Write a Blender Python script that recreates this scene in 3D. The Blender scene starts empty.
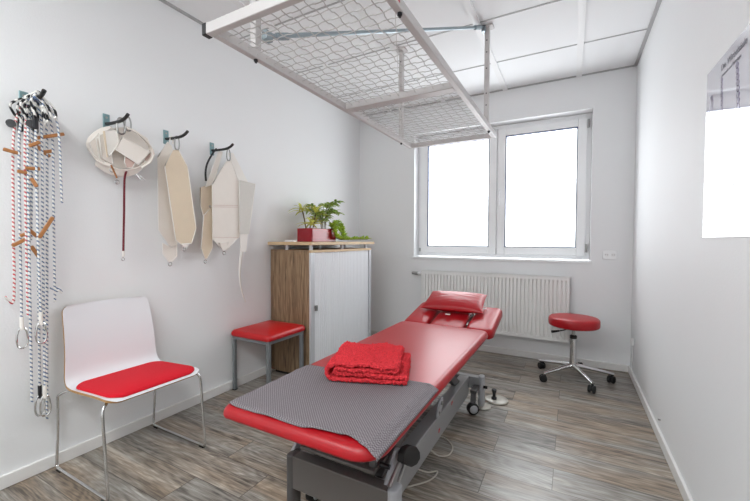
import bpy, math, random
from mathutils import Vector, Matrix
import mathutils.noise as mnoise
random.seed(7)
SC = bpy.context.scene
COL = SC.collection
PI = math.pi

# ------------------------------------------------------------------ camera
CX, CY, CZ = 2.24378, -3.74938, 1.12828
F_PX, YAW, PITCH, ROLL = 362.44, 0.4962, -0.0291, 0.0031
RW = 2.7044          # right wall x
H = 2.6              # ceiling height
YR = -5.6            # rear wall
def _basis():
    f = Vector((-math.sin(YAW)*math.cos(PITCH), math.cos(YAW)*math.cos(PITCH), math.sin(PITCH)))
    r = Vector((math.cos(YAW), math.sin(YAW), 0)); u = r.cross(f)
    c, s = math.cos(ROLL), math.sin(ROLL)
    return f, c*r + s*u, c*u - s*r
FW, RT, UP = _basis()
cam_d = bpy.data.cameras.new('camera'); cam = bpy.data.objects.new('camera', cam_d); COL.objects.link(cam)
cam_d.sensor_fit = 'HORIZONTAL'; cam_d.sensor_width = 36; cam_d.lens = F_PX*36/750
cam_d.clip_start = 0.05; cam_d.clip_end = 100
M = Matrix.Identity(4)
for i in range(3):
    M[i][0] = RT[i]; M[i][1] = UP[i]; M[i][2] = -FW[i]
M[0][3], M[1][3], M[2][3] = CX, CY, CZ
cam.matrix_world = M
SC.camera = cam
def at(px, py, ax, val):
    """point of the place seen at a pixel of the photo, on the plane axis=val (only to read sizes off the photo)"""
    d = FW*F_PX + RT*(px-375) + UP*(250.5-py)
    o = Vector((CX, CY, CZ)); t = (val-o[ax])/d[ax]
    return o + d*t

# ------------------------------------------------------------------ world and lights
w = bpy.data.worlds.new('overcast_sky'); SC.world = w; w.use_nodes = True
bg = w.node_tree.nodes['Background']; bg.inputs[0].default_value = (0.93, 0.97, 1.0, 1); bg.inputs[1].default_value = 5.2
def area(name, loc, rot, sx, sy, power, color=(1, 1, 1), portal=False):
    d = bpy.data.lights.new(name, 'AREA'); d.shape = 'RECTANGLE'; d.size = sx; d.size_y = sy; d.energy = power; d.color = color
    if portal: d.cycles.is_portal = True
    o = bpy.data.objects.new(name, d); COL.objects.link(o); o.location = loc; o.rotation_euler = rot
    return o
area('window_portal', (1.549, 0.225, 1.61), (-PI/2, 0, 0), 1.70, 1.38, 1, portal=True)
FILL_POWER = 19
FILL_SPOTS = [(0.72, -4.4), (1.97, -4.4)]  # fill lights added out of view, no lamps known there
for lx, ly in FILL_SPOTS:
    area('added_fill_light', (lx, ly, 2.572), (0, 0, 0), 0.56, 0.56, FILL_POWER, (0.95, 0.985, 1.0))
vs = SC.view_settings
vs.view_transform = 'Standard'; vs.look = 'None'; vs.gamma = 1; vs.use_curve_mapping = False
vs.exposure = 0.40
SC.cycles.max_bounces = 10; SC.cycles.diffuse_bounces = 6; SC.cycles.glossy_bounces = 4
SC.cycles.transparent_max_bounces = 12; SC.cycles.sample_clamp_indirect = 6
SC.cycles.caustics_reflective = False; SC.cycles.caustics_refractive = False

# ------------------------------------------------------------------ materials
def srgb(r, g, b):
    def f(c):
        c /= 255
        return c/12.92 if c <= 0.04045 else ((c+0.055)/1.055)**2.4
    return (f(r), f(g), f(b), 1)
def mat(name, col, rough=0.5, metal=0.0, bump=0.0, bscale=60, var=0.0, vscale=8, coat=0.0, spec=0.5, stretch=None, sheen=0.0, bdist=0.002, v2=None):
    m = bpy.data.materials.new(name); m.use_nodes = True
    nt = m.node_tree; N = nt.nodes; L = nt.links; b = N['Principled BSDF']
    b.inputs['Base Color'].default_value = col; b.inputs['Roughness'].default_value = rough
    b.inputs['Metallic'].default_value = metal; b.inputs['Coat Weight'].default_value = coat
    b.inputs['Specular IOR Level'].default_value = spec
    if sheen: b.inputs['Sheen Weight'].default_value = sheen
    tc = N.new('ShaderNodeTexCoord'); mp = N.new('ShaderNodeMapping'); L.new(tc.outputs['Object'], mp.inputs[0])
    if stretch: mp.inputs['Scale'].default_value = stretch
    nz = N.new('ShaderNodeTexNoise'); nz.inputs['Scale'].default_value = vscale; nz.inputs['Detail'].default_value = 3
    L.new(mp.outputs[0], nz.inputs['Vector'])
    hs = N.new('ShaderNodeHueSaturation'); hs.inputs['Color'].default_value = col
    mr = N.new('ShaderNodeMapRange'); mr.inputs[3].default_value = 1-var; mr.inputs[4].default_value = 1+var
    L.new(nz.outputs[0], mr.inputs[0]); L.new(mr.outputs[0], hs.inputs['Value']); L.new(hs.outputs[0], b.inputs['Base Color'])
    if bump:
        n2 = N.new('ShaderNodeTexNoise'); n2.inputs['Scale'].default_value = bscale; n2.inputs['Detail'].default_value = 4
        L.new(mp.outputs[0], n2.inputs['Vector'])
        bp = N.new('ShaderNodeBump'); bp.inputs['Strength'].default_value = bump; bp.inputs['Distance'].default_value = bdist
        L.new(n2.outputs[0], bp.inputs['Height']); L.new(bp.outputs[0], b.inputs['Normal'])
    return m
M_wall = mat('white_woodchip_wall', srgb(236, 237, 238), 0.62, bump=0.35, bscale=120, var=0.01, vscale=3, spec=0.4)
M_trimw = mat('white_skirting', srgb(232, 231, 229), 0.45, var=0.01)
M_tile = mat('ceiling_tile', srgb(240, 241, 242), 0.9, bump=0.3, bscale=260, var=0.015, vscale=120)
M_tbar = mat('ceiling_rail', srgb(236, 236, 236), 0.45, var=0.0)
M_angle = mat('wall_angle_grey', srgb(176, 176, 176), 0.5)
M_pvc = mat('white_window_plastic', srgb(245, 246, 247), 0.3)
M_gasket = mat('dark_gasket', srgb(78, 88, 120), 0.5)
M_rad = mat('radiator_enamel', srgb(240, 240, 238), 0.35)
M_vinyl = mat('red_vinyl', srgb(166, 12, 24), 0.34, bump=0.12, bscale=380, var=0.03, vscale=5, spec=0.45, bdist=0.0006)
M_vinyl2 = mat('red_vinyl_bright', srgb(186, 12, 20), 0.33, bump=0.12, bscale=380, var=0.03, vscale=5, bdist=0.0006)
M_seatfab = mat('red_seat_fabric', srgb(206, 10, 34), 0.95, bump=0.4, bscale=500, var=0.05, vscale=200)
M_terry = mat('red_terry', srgb(226, 64, 72), 0.98, bump=1.0, bscale=260, var=0.55, vscale=210, spec=0.1, bdist=0.006)
M_chrome = mat('chrome', srgb(215, 215, 215), 0.12, 1.0)
M_steel = mat('satin_steel', srgb(170, 170, 168), 0.3, 1.0)
M_white = mat('white_laminate', srgb(240, 240, 242), 0.3)
M_shell = mat('white_chair_laminate', srgb(224, 224, 227), 0.35)
M_ply = mat('plywood_edge', srgb(176, 134, 82), 0.5, var=0.1, vscale=80)
M_greymetal = mat('grey_powder_coat', srgb(164, 165, 166), 0.38, 0.35, var=0.03)
M_darkgrey = mat('dark_grey_coat', srgb(92, 90, 90), 0.42, 0.3, var=0.03)
M_taupe = mat('taupe_coat', srgb(104, 100, 97), 0.42, 0.25, var=0.03)
M_lightgrey = mat('light_grey_plastic', srgb(172, 174, 178), 0.35, var=0.02)
M_benchleg = mat('bench_leg_grey', srgb(138, 143, 146), 0.4, 0.5)
M_black = mat('black_plastic', srgb(22, 22, 24), 0.4, var=0.02)
M_rubber = mat('black_rubber', srgb(16, 16, 17), 0.6)
M_wire = mat('white_lacquered_wire', srgb(190, 187, 185), 0.4)
M_gframe = mat('white_lacquered_frame', srgb(200, 196, 195), 0.4)
M_zinc = mat('zinc', srgb(160, 172, 178), 0.35, 0.8)
M_hookplate = mat('pale_teal_hammered_plate', srgb(128, 158, 162), 0.4, 0.3, bump=0.3, bscale=200)
M_canvas = mat('cream_canvas', srgb(236, 229, 221), 0.9, bump=0.3, bscale=500, var=0.03, vscale=20)
M_tan = mat('tan_leatherette', srgb(222, 205, 181), 0.7, bump=0.2, bscale=300, var=0.04, vscale=20)
M_pinkish = mat('pale_rose_lining', srgb(206, 178, 168), 0.8, bump=0.2, bscale=300, var=0.04)
M_hem = mat('white_hem', srgb(238, 234, 228), 0.8, bump=0.3, bscale=300)
M_greyweb = mat('grey_webbing', srgb(214, 211, 205), 0.9, bump=0.5, bscale=300, var=0.05, vscale=60)
M_maroon = mat('maroon_strap', srgb(104, 22, 36), 0.8)
M_toggle = mat('brown_wood_toggle', srgb(168, 112, 62), 0.5, var=0.12, vscale=60)
M_pot = mat('dark_red_ceramic', srgb(150, 16, 34), 0.25, coat=0.3)
M_soil = mat('potting_soil', srgb(52, 38, 28), 0.95, bump=0.8, bscale=120, var=0.2)
M_leafY = mat('yellow_green_leaf', srgb(206, 206, 92), 0.45, var=0.25, vscale=30)
M_leafG = mat('green_leaf', srgb(152, 180, 76), 0.4, var=0.25, vscale=30)
M_leafI = mat('ivy_leaf', srgb(166, 194, 66), 0.4, var=0.3, vscale=30)
M_stem = mat('brown_stem', srgb(112, 92, 60), 0.7)
M_oaklight = mat('oak_top_edge', srgb(206, 178, 140), 0.45, var=0.06, vscale=10, stretch=(1, 8, 8))
M_alu = mat('anodised_aluminium', srgb(212, 215, 219), 0.35, 0.35)
M_shutter = mat('pale_grey_shutter', srgb(234, 236, 239), 0.4)
M_paper = mat('laminated_poster_paper', srgb(222, 222, 232), 0.04, coat=1.0)
M_ink = mat('poster_dark_ink', srgb(60, 56, 70), 0.3)
M_ink2 = mat('poster_violet_ink', srgb(128, 116, 152), 0.2, coat=1.0)
M_decal = mat('red_decal', srgb(200, 40, 50), 0.4)
M_cable = mat('pale_grey_cable', srgb(196, 190, 180), 0.5)
M_disc = mat('beige_grey_foot', srgb(186, 182, 172), 0.35, 0.2)
M_pull = mat('dark_pulley', srgb(30, 30, 34), 0.4)

def oak():
    m = bpy.data.materials.new('oak_side'); m.use_nodes = True; nt = m.node_tree; N = nt.nodes; L = nt.links; b = N['Principled BSDF']
    tc = N.new('ShaderNodeTexCoord'); mp = N.new('ShaderNodeMapping'); mp.inputs['Scale'].default_value = (22, 22, 1.6)
    L.new(tc.outputs['Object'], mp.inputs[0])
    nz = N.new('ShaderNodeTexNoise'); nz.inputs['Scale'].default_value = 2.6; nz.inputs['Detail'].default_value = 8; nz.inputs['Distortion'].default_value = 1.2
    L.new(mp.outputs[0], nz.inputs['Vector'])
    cr = N.new('ShaderNodeValToRGB'); e = cr.color_ramp.elements
    e[0].position = 0.3; e[0].color = srgb(98, 78, 58); e[1].position = 0.68; e[1].color = srgb(164, 138, 108)
    k = e.new(0.5); k.color = srgb(138, 113, 86)
    L.new(nz.outputs[0], cr.inputs[0]); L.new(cr.outputs[0], b.inputs['Base Color']); b.inputs['Roughness'].default_value = 0.5
    return m
M_oak = oak()

def floor_mat():
    m = bpy.data.materials.new('grey_brown_plank_floor'); m.use_nodes = True; nt = m.node_tree; N = nt.nodes; L = nt.links; b = N['Principled BSDF']
    tc = N.new('ShaderNodeTexCoord')
    mp = N.new('ShaderNodeMapping'); mp.inputs['Location'].default_value = (0.215+12, 2.845+0.178*40, 0)
    L.new(tc.outputs['Object'], mp.inputs[0])
    br = N.new('ShaderNodeTexBrick'); br.offset = 0.2417; br.offset_frequency = 2
    br.inputs['Scale'].default_value = 1; br.inputs['Brick Width'].default_value = 1.2; br.inputs['Row Height'].default_value = 0.178
    br.inputs['Mortar Size'].default_value = 0.0016; br.inputs['Mortar Smooth'].default_value = 0.1; br.inputs['Bias'].default_value = 0
    br.inputs['Color1'].default_value = (0, 0, 0, 1); br.inputs['Color2'].default_value = (1, 1, 1, 1); br.inputs['Mortar'].default_value = (0.5, 0.5, 0.5, 1)
    L.new(mp.outputs[0], br.inputs['Vector'])
    # every plank shifts the grain
    sep = N.new('ShaderNodeSeparateXYZ'); L.new(mp.outputs[0], sep.inputs[0])
    sc_ = N.new('ShaderNodeMath'); sc_.operation = 'MULTIPLY'; sc_.inputs[1].default_value = 37.0; L.new(br.outputs['Color'], sc_.inputs[0])
    ax = N.new('ShaderNodeMath'); ax.operation = 'ADD'; L.new(sep.outputs[0], ax.inputs[0]); L.new(sc_.outputs[0], ax.inputs[1])
    comb = N.new('ShaderNodeCombineXYZ'); L.new(ax.outputs[0], comb.inputs[0]); L.new(sep.outputs[1], comb.inputs[1]); L.new(sc_.outputs[0], comb.inputs[2])
    def noise(scale, det, dist, st):
        q = N.new('ShaderNodeMapping'); q.inputs['Scale'].default_value = st; L.new(comb.outputs[0], q.inputs[0])
        n = N.new('ShaderNodeTexNoise'); n.inputs['Scale'].default_value = scale; n.inputs['Detail'].default_value = det; n.inputs['Distortion'].default_value = dist
        L.new(q.outputs[0], n.inputs['Vector']); return n
    g1 = noise(1.0, 6, 0.8, (0.9, 17, 1))      # broad streaks
    g2 = noise(1.0, 8, 0.4, (7, 95, 1))       # fine grain
    g4 = noise(1.0, 4, 0.2, (14, 260, 1))      # pores
    g3 = noise(1.0, 3, 0.3, (1.3, 6.5, 1))     # warm / cool patches
    # cathedral rings
    q = N.new('ShaderNodeMapping'); q.inputs['Scale'].default_value = (1.7, 6, 1); L.new(comb.outputs[0], q.inputs[0])
    wn = N.new('ShaderNodeTexNoise'); wn.inputs['Scale'].default_value = 1.0; wn.inputs['Detail'].default_value = 1.5; L.new(q.outputs[0], wn.inputs['Vector'])
    rm = N.new('ShaderNodeMath'); rm.operation = 'MULTIPLY'; rm.inputs[1].default_value = 95; L.new(wn.outputs[0], rm.inputs[0])
    rs = N.new('ShaderNodeMath'); rs.operation = 'SINE'; L.new(rm.outputs[0], rs.inputs[0])
    cr = N.new('ShaderNodeValToRGB'); e = cr.color_ramp.elements
    e[0].position = 0.33; e[0].color = srgb(72, 63, 56); e[1].position = 0.70; e[1].color = srgb(192, 180, 166)
    for p, c in ((0.42, srgb(108, 97, 87)), (0.51, srgb(142, 129, 115)), (0.60, srgb(160, 148, 136))):
        k = e.new(p); k.color = c
    # mix
    def math2(op, a, bb):
        n = N.new('ShaderNodeMath'); n.operation = op
        for i, v in enumerate((a, bb)):
            if isinstance(v, (int, float)): n.inputs[i].default_value = v
            else: L.new(v, n.inputs[i])
        return n.outputs[0]
    v = math2('ADD', math2('MULTIPLY', g1.outputs[0], 0.56), math2('MULTIPLY', g2.outputs[0], 0.46))
    v = math2('ADD', v, math2('MULTIPLY', math2('SUBTRACT', g4.outputs[0], 0.5), 0.34))
    v = math2('ADD', v, math2('MULTIPLY', rs.outputs[0], 0.034))
    v = math2('ADD', v, math2('MULTIPLY', br.outputs['Color'], 0.10))
    v = math2('SUBTRACT', v, 0.052)
    L.new(v, cr.inputs[0])
    cool = N.new('ShaderNodeMix'); cool.data_type = 'RGBA'; cool.blend_type = 'MULTIPLY'
    cr3 = N.new('ShaderNodeValToRGB'); e3 = cr3.color_ramp.elements
    e3[0].position = 0.44; e3[0].color = (0.88, 0.99, 1.09, 1); e3[1].position = 0.68; e3[1].color = (1.05, 0.985, 0.89, 1)
    L.new(g3.outputs[0], cr3.inputs[0]); cool.inputs[0].default_value = 1.0
    L.new(cr.outputs[0], cool.inputs[6]); L.new(cr3.outputs[0], cool.inputs[7])
    mx = N.new('ShaderNodeMix'); mx.data_type = 'RGBA'; L.new(br.outputs['Fac'], mx.inputs[0]); L.new(cool.outputs[2], mx.inputs[6]); mx.inputs[7].default_value = srgb(70, 62, 56)
    L.new(mx.outputs[2], b.inputs['Base Color'])
    b.inputs['Roughness'].default_value = 0.34; b.inputs['Specular IOR Level'].default_value = 0.75
    bp = N.new('ShaderNodeBump'); bp.inputs['Strength'].default_value = 0.25; bp.inputs['Distance'].default_value = 0.001
    hh = math2('SUBTRACT', g2.outputs[0], math2('MULTIPLY', br.outputs['Fac'], 1.5)); L.new(hh, bp.inputs['Height']); L.new(bp.outputs[0], b.inputs['Normal'])
    return m
M_floor = floor_mat()

def mat_pattern():      # grey mat with small woven knobs
    m = bpy.data.materials.new('grey_woven_mat'); m.use_nodes = True; nt = m.node_tree; N = nt.nodes; L = nt.links; b = N['Principled BSDF']
    tc = N.new('ShaderNodeTexCoord'); vo = N.new('ShaderNodeTexChecker'); vo.inputs['Scale'].default_value = 190
    vo.inputs['Color1'].default_value = srgb(140, 133, 137); vo.inputs['Color2'].default_value = srgb(92, 85, 89)
    L.new(tc.outputs['Object'], vo.inputs['Vector']); L.new(vo.outputs[0], b.inputs['Base Color']); b.inputs['Roughness'].default_value = 0.8
    bp = N.new('ShaderNodeBump'); bp.inputs['Strength'].default_value = 0.4; bp.inputs['Distance'].default_value = 0.002
    L.new(vo.outputs['Fac'], bp.inputs['Height']); L.new(bp.outputs[0], b.inputs['Normal'])
    return m
M_mat = mat_pattern()

def rope_mat(name, c, sc_=21, thr=0.70):   # white braid with coloured flecks winding round it
    m = bpy.data.materials.new(name); m.use_nodes = True; nt = m.node_tree; N = nt.nodes; L = nt.links; b = N['Principled BSDF']
    tc = N.new('ShaderNodeTexCoord'); mp = N.new('ShaderNodeMapping'); mp.inputs['Rotation'].default_value = (0.7, 0.0, 0)
    L.new(tc.outputs['Object'], mp.inputs[0])
    wv = N.new('ShaderNodeTexWave'); wv.wave_type = 'BANDS'; wv.bands_direction = 'Z'; wv.inputs['Scale'].default_value = sc_; wv.inputs['Distortion'].default_value = 1.5; wv.inputs['Detail Scale'].default_value = 30
    L.new(mp.outputs[0], wv.inputs['Vector'])
    cr = N.new('ShaderNodeValToRGB'); cr.color_ramp.interpolation = 'CONSTANT'; e = cr.color_ramp.elements
    e[0].position = 0; e[0].color = srgb(232, 230, 226); e[1].position = thr; e[1].color = c
    L.new(wv.outputs['Fac'], cr.inputs[0]); L.new(cr.outputs[0], b.inputs['Base Color']); b.inputs['Roughness'].default_value = 0.85
    return m
M_ropeB = rope_mat('blue_fleck_rope', srgb(84, 106, 138))
M_ropeR = rope_mat('red_fleck_rope', srgb(186, 44, 58))
M_ropeK = rope_mat('black_band_rope', srgb(28, 28, 32), 9, 0.45)
def glass_mat():
    m = bpy.data.materials.new('window_glass'); m.use_nodes = True; nt = m.node_tree; N = nt.nodes; L = nt.links
    N.remove(N['Principled BSDF']); out = N['Material Output']
    tr = N.new('ShaderNodeBsdfTransparent'); gl = N.new('ShaderNodeBsdfGlossy'); gl.inputs['Roughness'].default_value = 0.02
    lw = N.new('ShaderNodeLayerWeight'); p5 = N.new('ShaderNodeMath'); p5.operation = 'POWER'; p5.inputs[1].default_value = 5.0
    fr = N.new('ShaderNodeMath'); fr.operation = 'MULTIPLY_ADD'; fr.inputs[1].default_value = 0.9; fr.inputs[2].default_value = 0.04; mx = N.new('ShaderNodeMixShader')
    L.new(lw.outputs['Facing'], p5.inputs[0]); L.new(p5.outputs[0], fr.inputs[0]); L.new(fr.outputs[0], mx.inputs[0]); L.new(tr.outputs[0], mx.inputs[1]); L.new(gl.outputs[0], mx.inputs[2]); L.new(mx.outputs[0], out.inputs[0])
    return m
M_glass = glass_mat()
def emit_mat(name, s):
    m = bpy.data.materials.new(name); m.use_nodes = True; b = m.node_tree.nodes['Principled BSDF']
    b.inputs['Base Color'].default_value = (0.9, 0.9, 0.9, 1); b.inputs['Emission Color'].default_value = (1, 0.97, 0.93, 1); b.inputs['Emission Strength'].default_value = s
    return m
M_fillface = emit_mat('fill_panel_glow', 3.0)  # glowing face of the added fill panels

# ------------------------------------------------------------------ mesh helpers
class MB:
    def __init__(s): s.v = []; s.f = []; s.m = []; s.smooth = []
    def add(s, vs, fs, mi=0):
        o = len(s.v); s.v += [tuple(v) for v in vs]; s.f += [tuple(i+o for i in f) for f in fs]; s.m += [mi]*len(fs); return s
    def box(s, x0, y0, z0, x1, y1, z1, mi=0):
        if x0 > x1: x0, x1 = x1, x0
        if y0 > y1: y0, y1 = y1, y0
        if z0 > z1: z0, z1 = z1, z0
        v = [(x, y, z) for z in (z0, z1) for y in (y0, y1) for x in (x0, x1)]
        return s.add(v, [(0, 2, 3, 1), (4, 5, 7, 6), (0, 1, 5, 4), (2, 6, 7, 3), (0, 4, 6, 2), (1, 3, 7, 5)], mi)
    def beam(s, a, b, wd, ht, mi=0, up=(0, 0, 1)):    # box section from a to b
        a, b = Vector(a), Vector(b); d = (b-a).normalized(); u = Vector(up); r = d.cross(u)
        if r.length < 1e-4: r = d.cross(Vector((0, 1, 0)))
        r.normalize(); u = r.cross(d).normalized(); v = []
        for p in (a, b):
            for i, j in ((-1, -1), (1, -1), (1, 1), (-1, 1)): v.append(p + r*(i*wd/2) + u*(j*ht/2))
        return s.add(v, [(0, 1, 2, 3), (7, 6, 5, 4), (0, 4, 5, 1), (1, 5, 6, 2), (2, 6, 7, 3), (3, 7, 4, 0)], mi)
    def tube(s, pts, r, seg=10, closed=False, cap=True, mi=0):
        P = [Vector(p) for p in pts]; n = len(P)
        if not isinstance(r, (list, tuple)): r = [r]*n
        T = []
        for i in range(n):
            a = P[(i-1) % n] if (closed or i > 0) else P[i]; b = P[(i+1) % n] if (closed or i < n-1) else P[i]
            T.append((b-a).normalized())
        ref = Vector((0, 0, 1)) if abs(T[0].z) < 0.9 else Vector((1, 0, 0))
        nrm = (ref - T[0]*ref.dot(T[0])).normalized(); vs = []
        for i in range(n):
            nrm = (nrm - T[i]*nrm.dot(T[i])).normalized(); bi = T[i].cross(nrm)
            for k in range(seg):
                a = 2*PI*k/seg; vs.append(P[i] + (nrm*math.cos(a) + bi*math.sin(a))*r[i])
        fs = []
        for i in range(n if closed else n-1):
            j = (i+1) % n
            for k in range(seg):
                fs.append((i*seg+k, i*seg+(k+1) % seg, j*seg+(k+1) % seg, j*seg+k))
        if not closed and cap:
            fs.append(tuple(range(seg-1, -1, -1))); fs.append(tuple((n-1)*seg+k for k in range(seg)))
        return s.add(vs, fs, mi)
    def cyl(s, a, b, r0, r1=None, seg=20, mi=0):
        return s.tube([a, b], [r0, r0 if r1 is None else r1], seg, mi=mi)
    def lathe(s, c, prof, seg=32, mi=0, mtx=None):
        vs = []; fs = []; n = len(prof)
        for (r, z) in prof:
            for k in range(seg):
                a = 2*PI*k/seg; p = Vector((r*math.cos(a), r*math.sin(a), z))
                if mtx: p = mtx @ p
                vs.append(Vector(c)+p)
        for i in range(n-1):
            for k in range(seg): fs.append((i*seg+k, i*seg+(k+1) % seg, (i+1)*seg+(k+1) % seg, (i+1)*seg+k))
        fs.append(tuple(range(seg-1, -1, -1))); fs.append(tuple((n-1)*seg+k for k in range(seg)))
        return s.add(vs, fs, mi)
    def prism(s, pts, off, mi=0, mr=None):             # closed outline of 3-D points swept by vector off
        P = [Vector(p) for p in pts]; off = Vector(off); n = len(P)
        nn = Vector((0, 0, 0))
        for i in range(n): nn += P[i].cross(P[(i+1) % n])
        if nn.dot(off) > 0: P.reverse()
        vs = P + [p+off for p in P]
        s.add(vs, [tuple(range(n)), tuple(range(2*n-1, n-1, -1))], mi)
        o = len(s.v) - 2*n
        s.f += [(o+i, o+n+i, o+n+(i+1) % n, o+(i+1) % n) for i in range(n)]; s.m += [mi if mr is None else mr]*n
        return s
    def build(s, name, mats, parent=None, smooth=True, angle=35, bevel=0, bseg=2, subsurf=0, solid=0):
        root = parent
        while root is not None and root.parent is not None: root = root.parent
        if root is not None: org = Vector(root.location)
        else:
            n = len(s.v); xs = [v[0] for v in s.v]; ys = [v[1] for v in s.v]; zs = [v[2] for v in s.v]
            org = Vector(((min(xs)+max(xs))/2, (min(ys)+max(ys))/2, min(zs)))
        me = bpy.data.meshes.new(name)
        me.from_pydata([(v[0]-org.x, v[1]-org.y, v[2]-org.z) for v in s.v], [], s.f)
        if not isinstance(mats, (list, tuple)): mats = [mats]
        for m_ in mats: me.materials.append(m_)
        me.polygons.foreach_set('material_index', s.m)
        me.validate(); me.update()
        if smooth:
            me.shade_smooth()
            me.set_sharp_from_angle(angle=math.radians(angle))
        o = bpy.data.objects.new(name, me); COL.objects.link(o)
        if parent is not None: o.parent = parent
        else: o.location = org
        if solid:
            q = o.modifiers.new('s', 'SOLIDIFY'); q.thickness = solid; q.offset = 0
        if bevel:
            q = o.modifiers.new('b', 'BEVEL'); q.width = bevel; q.segments = bseg; q.limit_method = 'ANGLE'; q.angle_limit = math.radians(40)
        if subsurf:
            q = o.modifiers.new('u', 'SUBSURF'); q.levels = subsurf; q.render_levels = subsurf
        return o
def thing(name, label, cat, loc=(0, 0, 0), group=None):
    o = bpy.data.objects.new(name, None); COL.objects.link(o); o.location = loc; o.empty_display_size = 0.05
    o['label'] = label; o['category'] = cat
    if group: o['group'] = group
    return o
def tag(o, label, cat, group=None):
    o['label'] = label; o['category'] = cat
    if group: o['group'] = group
    return o
def struct(o):
    o['kind'] = 'structure'; return o
def box(*a): return MB().box(*a)
def dup(root, loc, label=None):
    r = root.copy(); COL.objects.link(r); r.location = loc
    if label: r['label'] = label
    for ch in list(root.children):
        c = ch.copy(); COL.objects.link(c); c.parent = r
        for g in ch.children:
            d = g.copy(); COL.objects.link(d); d.parent = c
    return r
def rr_outline(x0, x1, y0, y1, r, n=8):
    pts = []
    if not isinstance(r, (tuple, list)): r = (r, r, r, r)
    ra, rb_, rc_, rd = r
    for cx, cy, a0, r in ((x1-ra, y1-ra, 0, ra), (x0+rb_, y1-rb_, PI/2, rb_), (x0+rc_, y0+rc_, PI, rc_), (x1-rd, y0+rd, 3*PI/2, rd)):
        for k in range(n+1):
            a = a0 + PI/2*k/n; pts.append((cx+r*math.cos(a), cy+r*math.sin(a)))
    return pts
def cushion(mb, x0, x1, y0, y1, z0, z1, rc, re, crown=0.0, fn=None, mi=0, flatb=0.008, rings=7):
    """padded slab: rounded outline, rounded edges, slightly crowned top. fn maps each point"""
    cx, cy = (x0+x1)/2, (y0+y1)/2
    vs = []; fs = []
    def ring(inset, z, sc=1):
        r = tuple(max(q-inset*0.7, 0.002) for q in rc) if isinstance(rc, tuple) else max(rc-inset*0.7, 0.002)
        o = rr_outline(x0+inset, x1-inset, y0+inset, y1-inset, r)
        return [(cx+(x-cx)*sc, cy+(y-cy)*sc, z) for x, y in o]
    L_ = [ring(flatb, z0)]
    L_.append(ring(0.002, z0+flatb*0.5)); L_.append(ring(0, z0+flatb))
    zt = z1-crown
    for k in range(0, 7):
        a = PI/2*k/6; L_.append(ring(re*(1-math.cos(a)), zt-re+re*math.sin(a)))
    for k in range(1, rings+1):
        t = k/rings; sc = 1-t*0.985
        L_.append(ring(re, zt+crown*(1-(1-t)**2.4), sc))
    n = len(L_[0])
    for l in L_: vs += l
    for i in range(len(L_)-1):
        for k in range(n): fs.append((i*n+k, i*n+(k+1) % n, (i+1)*n+(k+1) % n, (i+1)*n+k))
    fs.append(tuple(range(n-1, -1, -1))); fs.append(tuple((len(L_)-1)*n+k for k in range(n)))
    if fn: vs = [fn(Vector(v)) for v in vs]
    mb.add(vs, fs, mi); return mb
def smoothpts(P, sub=6):
    P = [Vector(p) for p in P]; out = []
    for i in range(len(P)-1):
        p0 = P[max(i-1, 0)]; p1 = P[i]; p2 = P[i+1]; p3 = P[min(i+2, len(P)-1)]
        for k in range(sub):
            t = k/sub
            out.append(0.5*((2*p1)+(-p0+p2)*t+(2*p0-5*p1+4*p2-p3)*t*t+(-p0+3*p1-3*p2+p3)*t**3))
    out.append(P[-1]); return out

# ------------------------------------------------------------------ structure
WX0, WX1, WZ0, WZ1 = 0.705, 2.393, 0.93, 2.297
struct(box(0, YR, -0.1, RW, 0, 0).build('floor', M_floor, smooth=False)).location = (0, 0, -0.1)
fl = bpy.data.objects['floor']
for v in fl.data.vertices: v.co.x += RW/2; v.co.y += YR/2
struct(box(-0.15, YR, 0, 0, 0, H).build('wall_left', M_wall, smooth=False))
struct(box(RW, YR, 0, RW+0.15, 0, H).build('wall_right', M_wall, smooth=False))
struct(box(-0.15, YR-0.15, 0, RW+0.15, YR, H).build('wall_rear', M_wall, smooth=False))
wb = MB(); D = 0.24
wb.box(-0.15, 0, 0, WX0, D, H); wb.box(WX1, 0, 0, RW+0.15, D, H); wb.box(WX0, 0, 0, WX1, D, WZ0); wb.box(WX0, 0, WZ1, WX1, D, H)
struct(wb.build('wall_back', M_wall, smooth=False))
cl = MB()
XS = [0, 0.405, 1.03, 1.655, 2.28, RW]
YS = [0, -0.60] + [-0.60-0.625*k for k in range(1, 8)] + [YR]
cl.box(-0.15, YR-0.15, H, RW+0.15, D, H+0.08)
struct(cl.build('ceiling', M_tile, smooth=False))
n = 0
for x in XS[1:-1]:      # wide rails along the room
    n += 1; struct(box(x-0.022, YR, H-0.012, x+0.022, 0, H+0.004).build('trim_%d' % n, M_tbar, smooth=False))
n += 1
tb = MB()
for y in YS[1:-1]: tb.box(0, y-0.005, H-0.004, RW, y+0.005, H+0.002)
struct(tb.build('trim_%d' % n, M_angle, smooth=False))
n += 1
tb = MB(); tb.box(RW-0.022, YR, H-0.010, RW, 0, H+0.003); tb.box(0, YR, H-0.010, 0.022, 0, H+0.003); tb.box(0, -0.012, H-0.010, RW, 0, H+0.003)
struct(tb.build('trim_%d' % n, M_angle, smooth=False))
BH, BT = 0.062, 0.014
struct(box(0, YR, 0, BT, 0, BH).build('baseboard_left', M_trimw, bevel=0.004))
struct(box(RW-BT, YR, 0, RW, 0, BH).build('baseboard_right', M_trimw, bevel=0.004))
struct(box(0, -BT, 0, RW, 0, BH).build('baseboard_back', M_trimw, bevel=0.004))
struct(box(0, YR, 0, RW, YR+BT, BH).build('baseboard_rear', M_trimw, bevel=0.004))

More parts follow.
